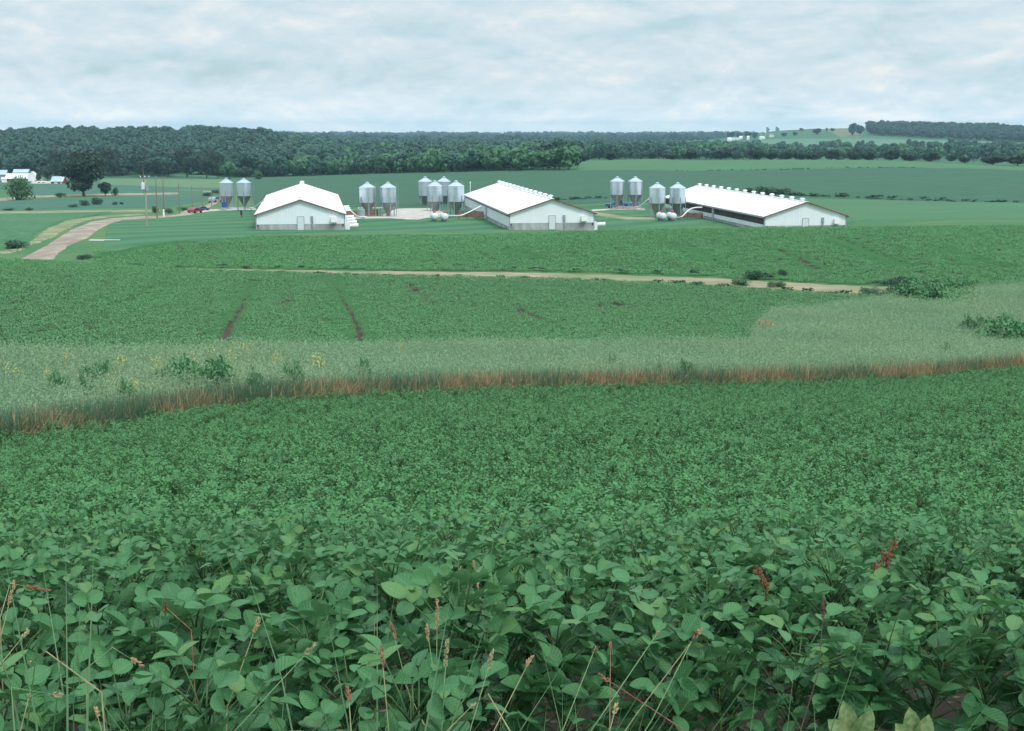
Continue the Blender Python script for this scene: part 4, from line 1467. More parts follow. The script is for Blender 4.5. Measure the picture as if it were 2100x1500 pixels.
# ------------------------------------------------------------------ farm buildings
M['roof_blue'] = pmat('pale_blue_roof', (0.38, 0.50, 0.60), (0.48, 0.59, 0.68), 0.3, rough=0.5, wave=(1, 0.8, 0.03))
M['wall_blue'] = pmat('blue_grey_wall', (0.22, 0.28, 0.38), (0.28, 0.33, 0.43), 0.5)
M['wall_red'] = pmat('red_barn_wall', (0.22, 0.035, 0.05), (0.28, 0.06, 0.07), 0.7)
M['wall_dark'] = pmat('dark_barn_wall', (0.10, 0.07, 0.07), (0.16, 0.12, 0.12), 0.7)  # dark brown for the long barn's front and the building doors
M['wall_green'] = pmat('pale_green_wall', (0.24, 0.30, 0.20), (0.30, 0.36, 0.25), 0.5)
M['roof_grey'] = pmat('grey_roof', (0.20, 0.19, 0.20), (0.28, 0.27, 0.28), 0.7)


def building(name, label, cat, p, rz, W, L, H, rise, wall, roof, doors=(), windows=(), over=0.25, group=None):
    """gable ridge along local x; W depth, L length"""
    t = thing(name, label, cat, p, rz, group)
    poly = [(-W / 2, -0.8), (W / 2, -0.8), (W / 2, H), (0, H + rise), (-W / 2, H)]
    w = MB().prism(poly, -L / 2, L / 2)
    w.V = [rot(v, rz=pi / 2) for v in w.V]
    w.obj('wall', wall, t)
    r = MB()
    sl = rise / (W / 2)
    for s in (-1, 1):
        e = W / 2 + over
        r.prism([(0, H + rise + .02), (s * e, H - over * sl + .02), (s * e, H - over * sl + .14), (0, H + rise + .14)][::s], -L / 2 - over, L / 2 + over)
    r.V = [rot(v, rz=pi / 2) for v in r.V]
    r.obj('roof', roof, t)
    for x, wd, hh, m in doors:
        MB().box((x, -W / 2 - 0.02, hh / 2), (wd, 0.08, hh)).obj('door', m, t)
    for x, z in windows:
        f = MB().box((x, -W / 2 - 0.02, z), (0.9, 0.06, 1.2)).obj('window', M['glass'], t)
        MB().box((x, -W / 2 - 0.05, z - 0.66), (1.1, 0.08, 0.1)).obj('sill', M['white'], f)
    return t


def bhit(u, v):
    return hit(u, v, 300)


def px2m(p, px):
    return px * p[1] / F_PX


p = bhit(2, 371)
building('machine_shed', 'blue grey shed cut off by the left edge of the farmyard', 'shed', p, 0.15, px2m(p, 30), px2m(p, 26), px2m(p, 13), px2m(p, 8), M['wall_blue'], M['roof_blue'], [(px2m(p, -4), px2m(p, 8), px2m(p, 9), M['white'])])
p = bhit(24, 366)
building('machine_shed', 'pale blue roofed shed rising behind the long white barn', 'shed', p + [0, 16, 0], 0.1, px2m(p, 24), px2m(p, 30), px2m(p, 10), px2m(p, 6), M['wall_blue'], M['roof_blue'])
p = bhit(38, 371.5)
building('livestock_barn', 'long low white roofed barn with a dark front', 'barn', p, 0.0, px2m(p, 26), px2m(p, 45), px2m(p, 5.5), px2m(p, 9), M['wall_dark'], M['white'], [(px2m(p, -10), px2m(p, 8), px2m(p, 4), M['wall_dark'])])
p = bhit(68, 372)
building('gabled_barn', 'white gabled barn at the right end of the long low barn', 'barn', p, pi / 2 + 0.1, px2m(p, 15), px2m(p, 22), px2m(p, 11), px2m(p, 8), M['white'], M['white'], [(0, px2m(p, 3), px2m(p, 4), M['wall_dark'])])
p = bhit(79, 370)
building('green_shed', 'pale green shed touching the white gabled barn', 'shed', p + [0, 6, 0], 0.0, px2m(p, 10), px2m(p, 10), px2m(p, 11), px2m(p, 2.5), M['wall_green'], M['wall_green'])
p = bhit(9, 374.5)
building('small_shed', 'small white shed in front of the blue grey shed', 'shed', p, 0.2, px2m(p, 8), px2m(p, 9), px2m(p, 7), px2m(p, 2.5), M['white'], M['white'])
p = bhit(121, 376.5)
building('red_shed', 'red walled shed with a pale blue roof left of the big tree', 'shed', p, -0.05, px2m(p, 24), px2m(p, 24), px2m(p, 4.5), px2m(p, 9), M['wall_red'], M['roof_blue'],
         [(px2m(p, -2), px2m(p, 7), px2m(p, 2.2), M['white']), (px2m(p, 9), px2m(p, 3), px2m(p, 2.2), M['white'])])
p = bhit(143, 366)
building('farmhouse', 'white farmhouse half hidden by the big tree', 'house', p, pi / 2 + 0.35, px2m(p, 17), px2m(p, 20), px2m(p, 13), px2m(p, 8.5), M['white'], M['roof_grey'], [], [(px2m(p, -3), px2m(p, 7)), (px2m(p, 4), px2m(p, 7))])
p = bhit(85, 376)
car('white car parked on the pale farmyard', 'car', 'parked_car', p, 0.1, M['white'], px2m(p, 14))
p = bhit(71, 372.5)
board_fence('low dark red fence in front of the white gabled barn', p, p + [px2m(p, 19), 0, 0], px2m(p, 2.2), 0.3)
drape('farmyard', [(62, 377), (108, 377)], [(66, 372), (108, 371)], M['gravel'], 0.35, 20, 4)

# the settlement on the far slope
TOWN = [  # u, v base, width px, height px, roof px, wall, roof, label
    (1495.5, 290, 8, 5.0, 2.0, 'white', 'white', 'bright white shed lowest in the far settlement'),
    (1508, 287.5, 16, 3.2, 1.5, 'white', 'roof_blue', 'long low pale shed in the far settlement'),
    (1519, 286, 6, 4.0, 2.5, 'white', 'white', 'white gabled building at the end of the long pale shed'),
    (1534, 287.5, 5, 6.5, 1.5, 'white', 'white', 'tall narrow white building alone among the far trees'),
    (1562, 286, 10, 4.0, 1.5, 'white', 'white', 'white barn beside the far silo'),
    (1582, 281.5, 8, 4.0, 3.0, 'white', 'roof_grey', 'white house on the hillside right of the far silo'),
    (1491, 281.5, 5, 5.5, 2.0, 'wall_red', 'roof_grey', 'reddish house among trees above the white shed'),
    (1557, 303, 8, 2.6, 1.6, 'white', 'roof_grey', 'low pale house half hidden in the valley trees below the silo'),
    (1888.5, 309, 17, 3.6, 3.2, 'white', 'white', 'low white house in the valley trees below the wooded hill'),
    (1778.5, 261.5, 5, 2.4, 1.2, 'white', 'white', 'tiny white building on the hilltop beside the wood'),
    (2082, 312, 13, 3.0, 1.5, 'white', 'roof_blue', 'pale low shed in the trees near the far right edge')]
for u, v, wpx, hpx, rpx, wl, rf, lab in TOWN:
    p = hit(u, v, 1000)
    building('farmhouse' if 'house' in lab else 'farm_building', lab, 'house' if 'house' in lab else 'building', p, 0.15 * ((u * 7) % 5 - 2), px2m(p, wpx * .7), px2m(p, wpx), px2m(p, hpx), px2m(p, rpx),
             M[wl], M[rf], [(0, px2m(p, 1.2), px2m(p, 1.8), M['wall_dark'])])
p = hit(1569.5, 285, 1000)
t = thing('silo', 'pale round silo with a white cap in the far settlement', 'silo', p)
r = px2m(p, 1.0)
MB().lathe([(r, -1), (r, px2m(p, 12))], 14).obj('silo_body', M['grey_trim'], t)
MB().lathe([(r * 1.3, px2m(p, 11.5)), (r * 1.3, px2m(p, 13)), (r * .8, px2m(p, 14.5)), (.1, px2m(p, 15))], 14).obj('cap', M['white'], t)
p = hit(1560.5, 286, 1000)
t = thing('radio_mast', 'thin pale mast left of the far silo', 'mast', p)
MB().tube([(0, 0, -1), (0, 0, px2m(p, 14))], px2m(p, 0.4), 6).obj('mast', M['tank'], t)
MB().lathe([(px2m(p, 1.0), -0.5), (px2m(p, 1.0), 1.0), (px2m(p, .5), 1.4)], 8).obj('base', M['concrete'], t)
p = at(671, 3600)
t = thing('water_tower', 'small pale water tower dome above the far treetops', 'water tower', p)
zt = EYE - 3600 * T(273.5)
hh = zt - p[2]
R_ = px2m(p, 4.2)
MB().lathe([(R_ * .2, hh - R_ * .5), (R_ * .9, hh - .2 * R_), (R_, hh + .25 * R_), (R_ * .8, hh + .7 * R_), (R_ * .3, hh + R_), (.1, hh + 1.03 * R_)], 18).obj('tank', M['white'], t, smooth=True)
MB().lathe([(R_ * .2, 0), (R_ * .16, hh - R_ * .45)], 12).obj('stem', M['white'], t)

# ------------------------------------------------------------------ tall grass strip


def grass_tuft(rg, n, H, W, spread, head=True, lean=0.28, mi=0):
    mb = MB()
    a = rg.uniform(0, 2 * pi, n)
    r = spread * np.sqrt(rg.uniform(0, 1, n))
    o = np.stack([r * np.cos(a), r * np.sin(a), np.full(n, -0.05)], 1)
    d = unit(np.stack([rg.normal(0, lean, n), rg.normal(0, lean, n), np.ones(n)], 1))
    az = rg.uniform(0, 2 * pi, n)
    nr = np.stack([np.cos(az), np.sin(az), np.zeros(n)], 1)
    L = H * rg.uniform(0.6, 1.1, n)
    leaves(mb, o, d, nr, L, W * rg.uniform(0.6, 1.3, n), np.clip(rg.normal(0.35, 0.25, n), 0, 1), 3, 0, fold=0.0, curl=rg.uniform(0.05, 0.35, n), shape='blade')
    if head:
        k = n * 2
        j = rg.integers(0, n, k)
        hp = o[j] + d[j] * (L[j] * rg.uniform(0.75, 1.02, k))[:, None] - nr[j] * (0.2 * L[j] * 0.8)[:, None] + rg.normal(0, 0.035, (k, 3))
        leaves(mb, hp, unit(rg.normal(0, 1, (k, 3)) + [0, 0, -.3]), rg.normal(0, 1, (k, 3)), rg.uniform(0.04, 0.09, k), rg.uniform(0.014, 0.024, k),
               np.clip(rg.normal(0.65, 0.2, k), 0, 1), 1, 0, fold=0, curl=0.1, shape='flat')
    return mb


rg = np.random.default_rng(23)
tufts = [grass_tuft(rg, 36, 1.16, 0.015, 0.24).mesh('oat_tuft', M['grass_grey'], True, True) for _ in range(6)]
LUSH = [(1830, 592), (1990, 588), (2000, 640), (1900, 650), (1840, 632)]


def in_poly(u, v, poly):
    ins = np.zeros(len(u), bool)
    j = len(poly) - 1
    for i in range(len(poly)):
        (x0, y0), (x1, y1) = poly[i], poly[j]
        c = ((y0 > v) != (y1 > v)) & (u < (x1 - x0) * (v - y0) / (y1 - y0 + 1e-9) + x0)
        ins ^= c
        j = i
    return ins


X, Y = jgrid(-52, 52, 30, 108, 0.30, rg, 0.5)
U = col_of(X, Y)
top = np.where(U < 1560, y5(U), np.interp(U, lobe_u, lobe_y) + 0.4)
edge = rg.normal(0, 0.18, len(X))
ok = (np.abs(X) < 0.41 * Y + 3) & (Y > y4(U) + 0.95 + edge) & (Y < top + edge)
X, Y, U = X[ok], Y[ok], U[ok]
Z = ground(X, Y)
pu, pv = project(X, Y, Z)
lush = in_poly(pu, pv, LUSH) & (rg.uniform(0, 1, len(X)) < 0.9)
thin = (~lush) & ((Y < 80) | (rg.uniform(0, 1, len(X)) < 0.65))
n_ = int(thin.sum())
# slow swells in height make the soft bands of the strip
hs = 1.0 + 0.10 * np.sin(X[thin] * 0.35 + 2) * np.cos(Y[thin] * 0.5) + rg.normal(0, 0.08, n_)
scatter('tall_grass', tufts, np.stack([X, Y, Z], 1)[thin], rg.uniform(0, 6.28, n_), np.stack([np.ones(n_), np.ones(n_), hs], 1), rg.integers(0, 6, n_),
        'soft grey green strip of tall oat grass across the fields', 'grass')
lushes = [soy_patch(rg, 1.1, 70, 0.15, H=0.9).mesh('lush_weed_patch', M['weed_lush'], True, True) for _ in range(3)]
sel = np.nonzero(lush)[0][::4]
scatter('weeds', lushes, np.stack([X, Y, Z], 1)[sel], rg.uniform(0, 6.28, len(sel)), rg.uniform(0.7, 1.1, len(sel)), rg.integers(0, 3, len(sel)),
        'bright green low weeds at the right end of the stubble lane', 'weeds')
# the near face of the strip: dry and dark lower blades
dry = [grass_tuft(rg, 15, 0.88, 0.050, 0.24, False, 0.36).mesh('dry_tuft', M['grass_dry'], True, True) for _ in range(4)]
drk = [grass_tuft(rg, 16, 0.92, 0.032, 0.24, False, 0.28).mesh('dark_tuft', M['grass_dark'], True, True) for _ in range(4)]
P_, R_, S_, I_ = [], [], [], []
uu = np.linspace(-260, 2360, 2700)
for dist, sc_ in ((0.0, 0.9), (0.22, 1.0), (0.46, 1.08), (0.72, 1.15)):
    yy = y4(uu) + dist + rg.normal(0, 0.10, len(uu))
    xx = (uu - U_C) / F_PX * yy + rg.normal(0, 0.05, len(uu))
    # share of dry tufts changes along the strip: browner to the right
    base = np.interp(uu, [0, 420, 700, 900, 1400, 1900, 2100], [0.36, 0.38, 0.52, 0.72, 0.66, 0.7, 0.95])
    clump = 0.25 * np.sin(uu * 0.021) + 0.22 * np.sin(uu * 0.083 + 1) + 0.2 * np.sin(uu * 0.19 + 2)
    isdry = rg.uniform(0, 1, len(uu)) < np.clip(base + clump - 0.30 * dist, 0.03, 0.97)
    P_.append(np.stack([xx, yy, ground(xx, yy)], 1))
    R_.append(rg.uniform(0, 6.28, len(uu)))
    S_.append(sc_ * rg.uniform(0.75, 1.2, len(uu)))
    I_.append(np.where(isdry, rg.integers(0, 4, len(uu)), 4 + rg.integers(0, 4, len(uu))))
scatter('dry_stalks', dry + drk, np.concatenate(P_), np.concatenate(R_), np.concatenate(S_), np.concatenate(I_),
        'russet and dark green stalks along the near edge of the tall grass', 'grass')

# ------------------------------------------------------------------ weeds and shrubs that stand out


def leaf_dome(rg, R, H, n, size, mat_leaf=None, flat=0.8):
    """a leafy mound of real leaves with an uneven outline"""
    mb = MB()
    k = max(4, min(13, int(n / 70)))
    cc = np.stack([rg.uniform(-.62, .62, k) * R, rg.uniform(-.62, .62, k) * R, rg.uniform(0.25, 0.72, k) * H], 1)
    cr = rg.uniform(0.28, 0.5, k) * min(R, H)
    j = rg.choice(k, n, p=cr ** 2 / (cr ** 2).sum())
    dirn = unit(rg.normal(0, 1, (n, 3)) + [0, 0, 0.35])
    p = cc[j] + dirn * (cr[j] * rg.uniform(0.55, 1.1, n))[:, None]
    p[:, 2] = np.maximum(p[:, 2], 0.02)
    d = unit(np.stack([dirn[:, 0], dirn[:, 1], rg.normal(-0.2, 0.5, n)], 1) + rg.normal(0, .4, (n, 3)))
    nr = unit(dirn + [0, 0, 0.7] + rg.normal(0, 0.4, (n, 3)))
    l = size * rg.uniform(0.7, 1.3, n)
    tn = np.clip(rg.uniform(0.1, 0.8, k)[j] + rg.normal(0, .18, n), 0, 1)
    leaves(mb, p - d * l[:, None] * .5, d, nr, l, l * 0.75, tn, 2, 1, fold=0.25, curl=0.2)
    st = MB()
    for i in range(min(k, 9)):
        st.tube([(0, 0, -0.15), cc[i] * [0.5, 0.5, 0.6], cc[i]], [0.03 * R, 0.02 * R, 0.008 * R], 5)
    return mb, st


shrub_mesh = {}
for key, mk in (('shrub', 'shrub'), ('light', 'shrub_light'), ('weed', 'weed_green'), ('dry', 'grass_dry')):
    shrub_mesh[key] = []
    for i in range(3):
        lf, st = leaf_dome(rg, 1.0, 1.0, 1500, 0.115 if key != 'dry' else 0.22)
        shrub_mesh[key].append((lf.mesh(key + '_leaves', M[mk], True, True), st.mesh(key + '_stems', M['stem'] if key == 'weed' else M['bark'])))
_cnt = 0


def shrub(name, cat, label, u, vb, wpx, hpx, key, y=None, group=None, ymin=1.0, lift=0.0):
    global _cnt
    p = hit(u, vb, ymin, lift) if y is None else at(u, y)
    if lift > 1.0 and p[1] < y4(u) + 0.9:
        p = at(u, float(y4(u)) + 0.9)
    p[2] = gz(p[0], p[1])
    W, H = wpx * p[1] / F_PX, hpx * p[1] / F_PX + lift
    t = thing(name, label, cat, p, (_cnt * 1.7) % 6.28, group)
    t.scale = (W / 2 / 0.98, W / 2 / 0.98 * 0.8, H / 0.97)
    lm, sm = shrub_mesh[key][_cnt % 3]
    for nm, me in (('foliage', lm), ('stem', sm)):
        o = bpy.data.objects.new(nm, me)
        C.objects.link(o)
        o.parent = t
    _cnt += 1
    return t


G1 = 'weeds standing in the tall grass strip'
for u, vb, w, h, lab in [
        (416, 812, 100, 66, 'largest leafy green weed mound in the left part of the tall grass'),
        (118, 800, 48, 34, 'small dark leafy weed near the left end of the tall grass'),
        (196, 785, 62, 34, 'low spreading leafy weed in the tall grass left of the largest mound'),
        (178, 806, 40, 26, 'small leafy weed at the near side of the grass between two others'),
        (262, 822, 44, 36, 'leafy weed with pale specks near the dry stalks, left of the largest mound'),
        (330, 786, 46, 24, 'thin trailing leafy weed directly left of the largest mound'),
        (602, 790, 40, 38, 'leafy weed in the grass below the yellow flowers, nearer the bare wheel track'),
        (522, 796, 34, 34, 'leafy weed in the grass right of the largest mound'),
        (748, 772, 36, 30, 'lone leafy weed right of the big yellow flower patch'),
        (1254, 752, 16, 18, 'tiny leafy weed in the pale middle of the grass strip'),
        (1352, 758, 18, 18, 'tiny leafy weed low in the grass, first one right of the strip middle'),
        (1408, 762, 26, 18, 'small leafy weed above the russet stalks, right of the strip middle'),
        (1936, 722, 28, 12, 'low leafy weed alone in the wide right end of the grass')]:
    k_ = 1.45 if w >= 100 else 1.15
    shrub('leafy_weed', 'weed', lab, u, vb - h * 0.5, w * k_, h * 0.4 * k_, 'weed', group=G1, lift=1.02)
shrub('dry_weed', 'weed', 'rust brown weed clump at the notch where the grass widens', 1568, 690, 34, 26, 'dry', lift=0.45)

G2 = 'bushes along the stubble lane'
for u, vb, w, h, key, lab in [
        (1886, 616, 118, 38, 'weed', 'broad leafy bush mound at the right end of the stubble lane'),
        (1838, 610, 70, 24, 'light', 'paler low bush joined to the left side of the broad mound'),
        (1968, 590, 78, 22, 'weed', 'low spreading bush behind the broad mound, nearest the far field'),
        (1852, 583, 62, 13, 'shrub', 'flat dark bush on the far side of the lane above the broad mound'),
        (1912, 586, 40, 10, 'shrub', 'small dark bush between the flat bush and the spreading bush'),
        (2070, 694, 125, 44, 'weed', 'large leafy bush at the right edge beside the tall grass'),
        (1990, 676, 54, 24, 'light', 'smaller leafy bush left of the large bush at the right edge'),
        (1546, 573, 46, 18, 'shrub', 'dark bush on the far edge of the lane, left one of two'),
        (1606, 568, 20, 14, 'shrub', 'small round dark bush on the far edge of the lane'),
        (1522, 586, 56, 15, 'light', 'low pale bush on the near edge of the lane below the dark bush'),
        (1592, 591, 38, 13, 'light', 'low pale bush on the near edge of the lane, second from the crop corner'),
        (1785, 604, 56, 14, 'light', 'straggling low bush at the near edge of the lane just left of the broad mound'),
        (455, 549, 24, 7, 'shrub', 'small low bush on the thin left end of the lane'),
        (507, 551, 22, 6, 'shrub', 'tiny low bush right of another on the thin left end of the lane'),
        (170, 532, 32, 9, 'shrub', 'small bush by the foot of the dirt road')]:
    shrub('bush', 'bush', lab, u, vb, w * 1.15, h * 0.95, key, group=G2, lift=0.9 if u > 1960 and vb > 650 else 0.5 if u > 1820 else 0.0)
G3 = 'bushes around the farm fields'
for u, vb, w, h, key, lab in [
        (36, 411, 80, 42, 'light', 'big rounded light green bush at the left edge below the farmyard'),
        (28, 509, 64, 14, 'shrub', 'low dark hedge clump at the corner of the left crop field'),
        (236, 402, 17, 15, 'shrub', 'small round bush on the lane right of the big tree'),
        (124, 405, 26, 8, 'shrub', 'low bush on the lane left of the big tree'),
        (150, 427, 26, 7, 'shrub', 'first low bush of the row across the blue green field'),
        (175, 424, 28, 12, 'shrub', 'dark bush second in the row across the blue green field'),
        (200, 422, 28, 14, 'shrub', 'tallest dark bush of the row across the blue green field'),
        (236, 422, 14, 7, 'shrub', 'small bush right of the tallest in the field row'),
        (250, 421, 10, 6, 'shrub', 'last tiny bush of the field row'),
        (60, 432, 26, 5, 'shrub', 'flat bush along the pale lane near the left edge'),
        (20, 432, 34, 4, 'shrub', 'thin bush on the pale lane at the left edge'),
        (318, 437, 20, 12, 'shrub', 'roadside bush behind the first brown pole'),
        (346, 438, 26, 10, 'light', 'roadside bush behind the white marker post'),
        (375, 432, 28, 6, 'light', 'low roadside bush by the bend of the dirt road'),
        (424, 404, 26, 8, 'shrub', 'dark hedge bush on the field edge left of the road top'),
        (443, 398, 26, 7, 'shrub', 'dark hedge bush farthest up beside the leftmost bin'),
        (1570, 401, 64, 16, 'shrub', 'tallest dark bush of the hedge behind the rightmost barn roof'),
        (1602, 401, 42, 13, 'shrub', 'dark bush at the right end of the hedge behind the barn roof'),
        (1536, 398, 40, 11, 'shrub', 'dark bush at the left end of the hedge behind the barn roof')]:
    shrub('bush', 'bush', lab, u, vb, w, h, key, group=G3)
# thin hedge lines in the far crop
hedge = [soy_patch(rg, 2.2, 60, 0.5, H=1.1).mesh('hedge_patch', M['shrub'], True, True) for _ in range(3)]
hp = []
for line in ([(1128, 414), (1180, 411.5), (1245, 409)], [(1618, 402.5), (1660, 405), (1720, 406), (1800, 409), (1880, 412.5), (1960, 416.5)], [(1985, 417), (2110, 418.5), (2200, 419)], [(1390, 352.5), (1600, 349.5), (1660, 347.8)],
             [(1690, 345), (1800, 345.5), (1880, 346)]):
    q = np.array([hit(u, v)[:2] for u, v in poly_resample(line, 14)])
    n_ = int(np.linalg.norm(np.diff(q, axis=0), axis=1).sum() / 0.8)
    hp.append(poly_resample(q, n_) + rg.normal(0, 0.35, (n_, 2)))
hp = np.concatenate(hp)
hp = hp[rg.uniform(0, 1, len(hp)) > 0.25]
scatter('hedge_weeds', hedge, np.concatenate([hp, ground(hp[:, 0], hp[:, 1])[:, None]], 1), rg.uniform(0, 6, len(hp)), rg.uniform(0.3, 0.9, len(hp)) * np.where(hp[:, 1] > 380, 0.5, 1.0), rg.integers(0, 3, len(hp)),
        'thin dark weedy lines across the far green crop', 'weeds')
# weeds along both edges of the stubble lane
uu = rg.uniform(200, 1840, 300)
side = rg.uniform(0, 1, 300) < 0.7
yy = np.where(side, y6(uu) + 0.2, y6(uu) + np.interp(uu, [190, 330, 700, 1100, 1500, 1850], [4.3, 4.9, 7.0, 8.2, 9.2, 9.4])) + rg.normal(0, 0.4, 300)
xx = (uu - U_C) / F_PX * yy
scatter('weeds', lushes + [hedge[0]], np.stack([xx, yy, ground(xx, yy)], 1), rg.uniform(0, 6, 300), rg.uniform(0.12, 0.4, 300) * np.interp(uu, [200, 1000, 1800], [0.7, 0.8, 1.3]), rg.choice(4, 300, p=[.15, .15, .2, .5]),
        'ragged green weeds fringing the stubble lane', 'weeds')

G4 = 'yellow flowering weeds in the tall grass'


def yellow_weed(rg, n):
    st, fl = MB(), MB()
    for i in range(max(4, n // 9)):
        a, r = rg.uniform(0, 6.28), rg.uniform(0, 0.5)
        b = np.array([r * cos(a), r * sin(a), 0])
        tp = b + [rg.normal(0, .15), rg.normal(0, .15), rg.uniform(0.85, 1.25)]
        st.tube([b, (b + tp) / 2, tp], [0.008, 0.006, 0.003], 4)
        for _ in range(9):
            c = tp + rg.normal(0, 0.10, 3) * [1, 1, 1.2]
            d = rg.normal(0, 1, 3)
            leaves(fl, np.array([c]), np.array([d]), np.array([rg.normal(0, 1, 3)]), [0.055], [0.045], [0.5], 1, 0, fold=0, curl=0, shape='flat')
    return st, fl


yproto = []
for i in range(4):
    st, fl = yellow_weed(rg, 60)
    yproto.append((st.mesh('weed_stems', M['weed_green'], False, True), fl.mesh('weed_flowers', M['yellow'])))
for i, (u, vb, w, lab) in enumerate([
        (662, 768, 64, 'densest yellow flower patch in the grass left of the right bare track'), (402, 775, 56, 'yellow flower patch just above the largest weed mound'),
        (136, 768, 30, 'yellow flowers near the left end of the grass strip'), (252, 772, 40, 'sparse yellow flowers on the far side of the grass, left third'),
        (318, 776, 44, 'sparse yellow flowers left of the patch above the largest mound'), (476, 755, 40, 'yellow flowers at the foot of the left bare track'),
        (500, 745, 34, 'yellow flowers just right of the left bare track'), (28, 790, 36, 'faint yellow flowers at the left edge of the grass'),
        (98, 792, 34, 'yellow flowers low in the grass near the left edge'), (240, 822, 30, 'yellow flowers low in the grass by the leafy weed with pale specks'),
        (282, 826, 28, 'yellow flowers low in the grass nearest the dry stalks'), (820, 744, 24, 'small lone yellow flower tuft right of the densest patch'),
        (572, 762, 38, 'sparse yellow flowers left of the densest patch')]):
    p = hit(u, vb - 16, 1.0, 1.0)
    p[2] = gz(p[0], p[1])
    t = thing('flowering_weed', lab, 'flower', p, i * 1.1, G4)
    s = w * p[1] / F_PX / 1.25
    t.scale = (s, s, 1.15)
    for nm, me in zip(('stem', 'blossoms'), yproto[i % 4]):
        o = bpy.data.objects.new(nm, me)
        C.objects.link(o)
        o.parent = t

# ------------------------------------------------------------------ trees
rg = np.random.default_rng(5)
tree_lib = {}


def make_tree(key, matk, H, R, base, lobes, nq, size, **kw):
    cm, cs = crown(rg, H, R, base, lobes, nq, size, **kw)
    tm = trunk(rg, H, H * 0.022, cs, max(base, 0.6) + 0.6)
    tree_lib.setdefault(key, []).append((cm.mesh('crown', M[matk], False, True), tm.mesh('trunk', M['bark'], True), H, R, cm, tm))


for _ in range(3):
    make_tree('dark', 'tree_dark', 10, 4.4, 1.0, 16, 3600, 0.55)
    make_tree('mid', 'tree_mid', 10, 4.6, 0.6, 16, 3600, 0.55)
    make_tree('light', 'tree_light', 10, 4.6, 0.6, 15, 3600, 0.55)
    make_tree('low', 'tree_dark', 10, 5.0, 0.2, 18, 2600, 0.62)
make_tree('cone', 'tree_dark', 10, 2.6, 0.3, 22, 2600, 0.5, shape='cone')
make_tree('big', 'tree_dark', 10, 3.5, 0.35, 42, 13000, 0.33)
_tc = 0


def tree(label, u, vtop, wpx, key, vb=None, y=None, group=None, name='tree'):
    global _tc
    p = hit(u, vb, 250) if y is None else at(u, y)
    y = p[1]
    H = EYE - y * T(vtop) - p[2]
    cmesh, tmesh, h0, r0 = tree_lib[key][_tc % len(tree_lib[key])][:4]
    W = wpx * y / F_PX
    t = thing(name, label, 'tree', p, (_tc * 2.1) % 6.28, group)
    t.scale = (W / 2 / r0 / 0.93, W / 2 / r0 / 0.93, H / h0)
    for nm, me in (('crown', cmesh), ('trunk', tmesh)):
        o = bpy.data.objects.new(nm, me)
        C.objects.link(o)
        o.parent = t
    _tc += 1
    return t


tree('large dark spreading tree standing on the lane right of the farmhouse', 172, 297, 84, 'big', vb=403)
GA = 'trees around the left farm'
for u, vt, w, key, vb, lab in [
        (216, 372, 26, 'mid', 402, 'small tree close to the right side of the large dark tree'),
        (228, 302, 42, 'dark', 363, 'tall dark tree right behind the large dark tree'),
        (291, 313, 46, 'dark', 363, 'broad dark tree between the transformer pole and the large dark tree'),
        (98, 334, 30, 'dark', 373, 'dark dense tree between the white barn and the red shed'),
        (122, 308, 40, 'dark', 369, 'tall dark tree behind the farmhouse'),
        (384, 300, 52, 'dark', 364, 'big dark tree left one of the pair before the left bins'),
        (424, 302, 44, 'dark', 366, 'big dark tree right one of the pair, behind the road top'),
        (446, 312, 30, 'dark', 367, 'slim dark tree with visible trunk beside the light green tree'),
        (471, 332, 40, 'light', 368, 'light green rounded tree behind the leftmost feed bin'),
        (498, 340, 30, 'dark', 369, 'small dark tree behind the second bin from the left'),
        (529, 352, 24, 'light', 369, 'small light green tree right of the left bins'),
        (108, 358, 14, 'light', 374, 'small pale tree by the red shed roof'),
        (80, 354, 13, 'light', 373, 'small pale tree against the green shed'),
        (345, 330, 30, 'dark', 363, 'dark tree left of the big pair and beside the hay mound')]:
    tree(lab, u, vt, w, key, vb=vb, group=GA)
GB = 'hedgerow trees on the far field edge'
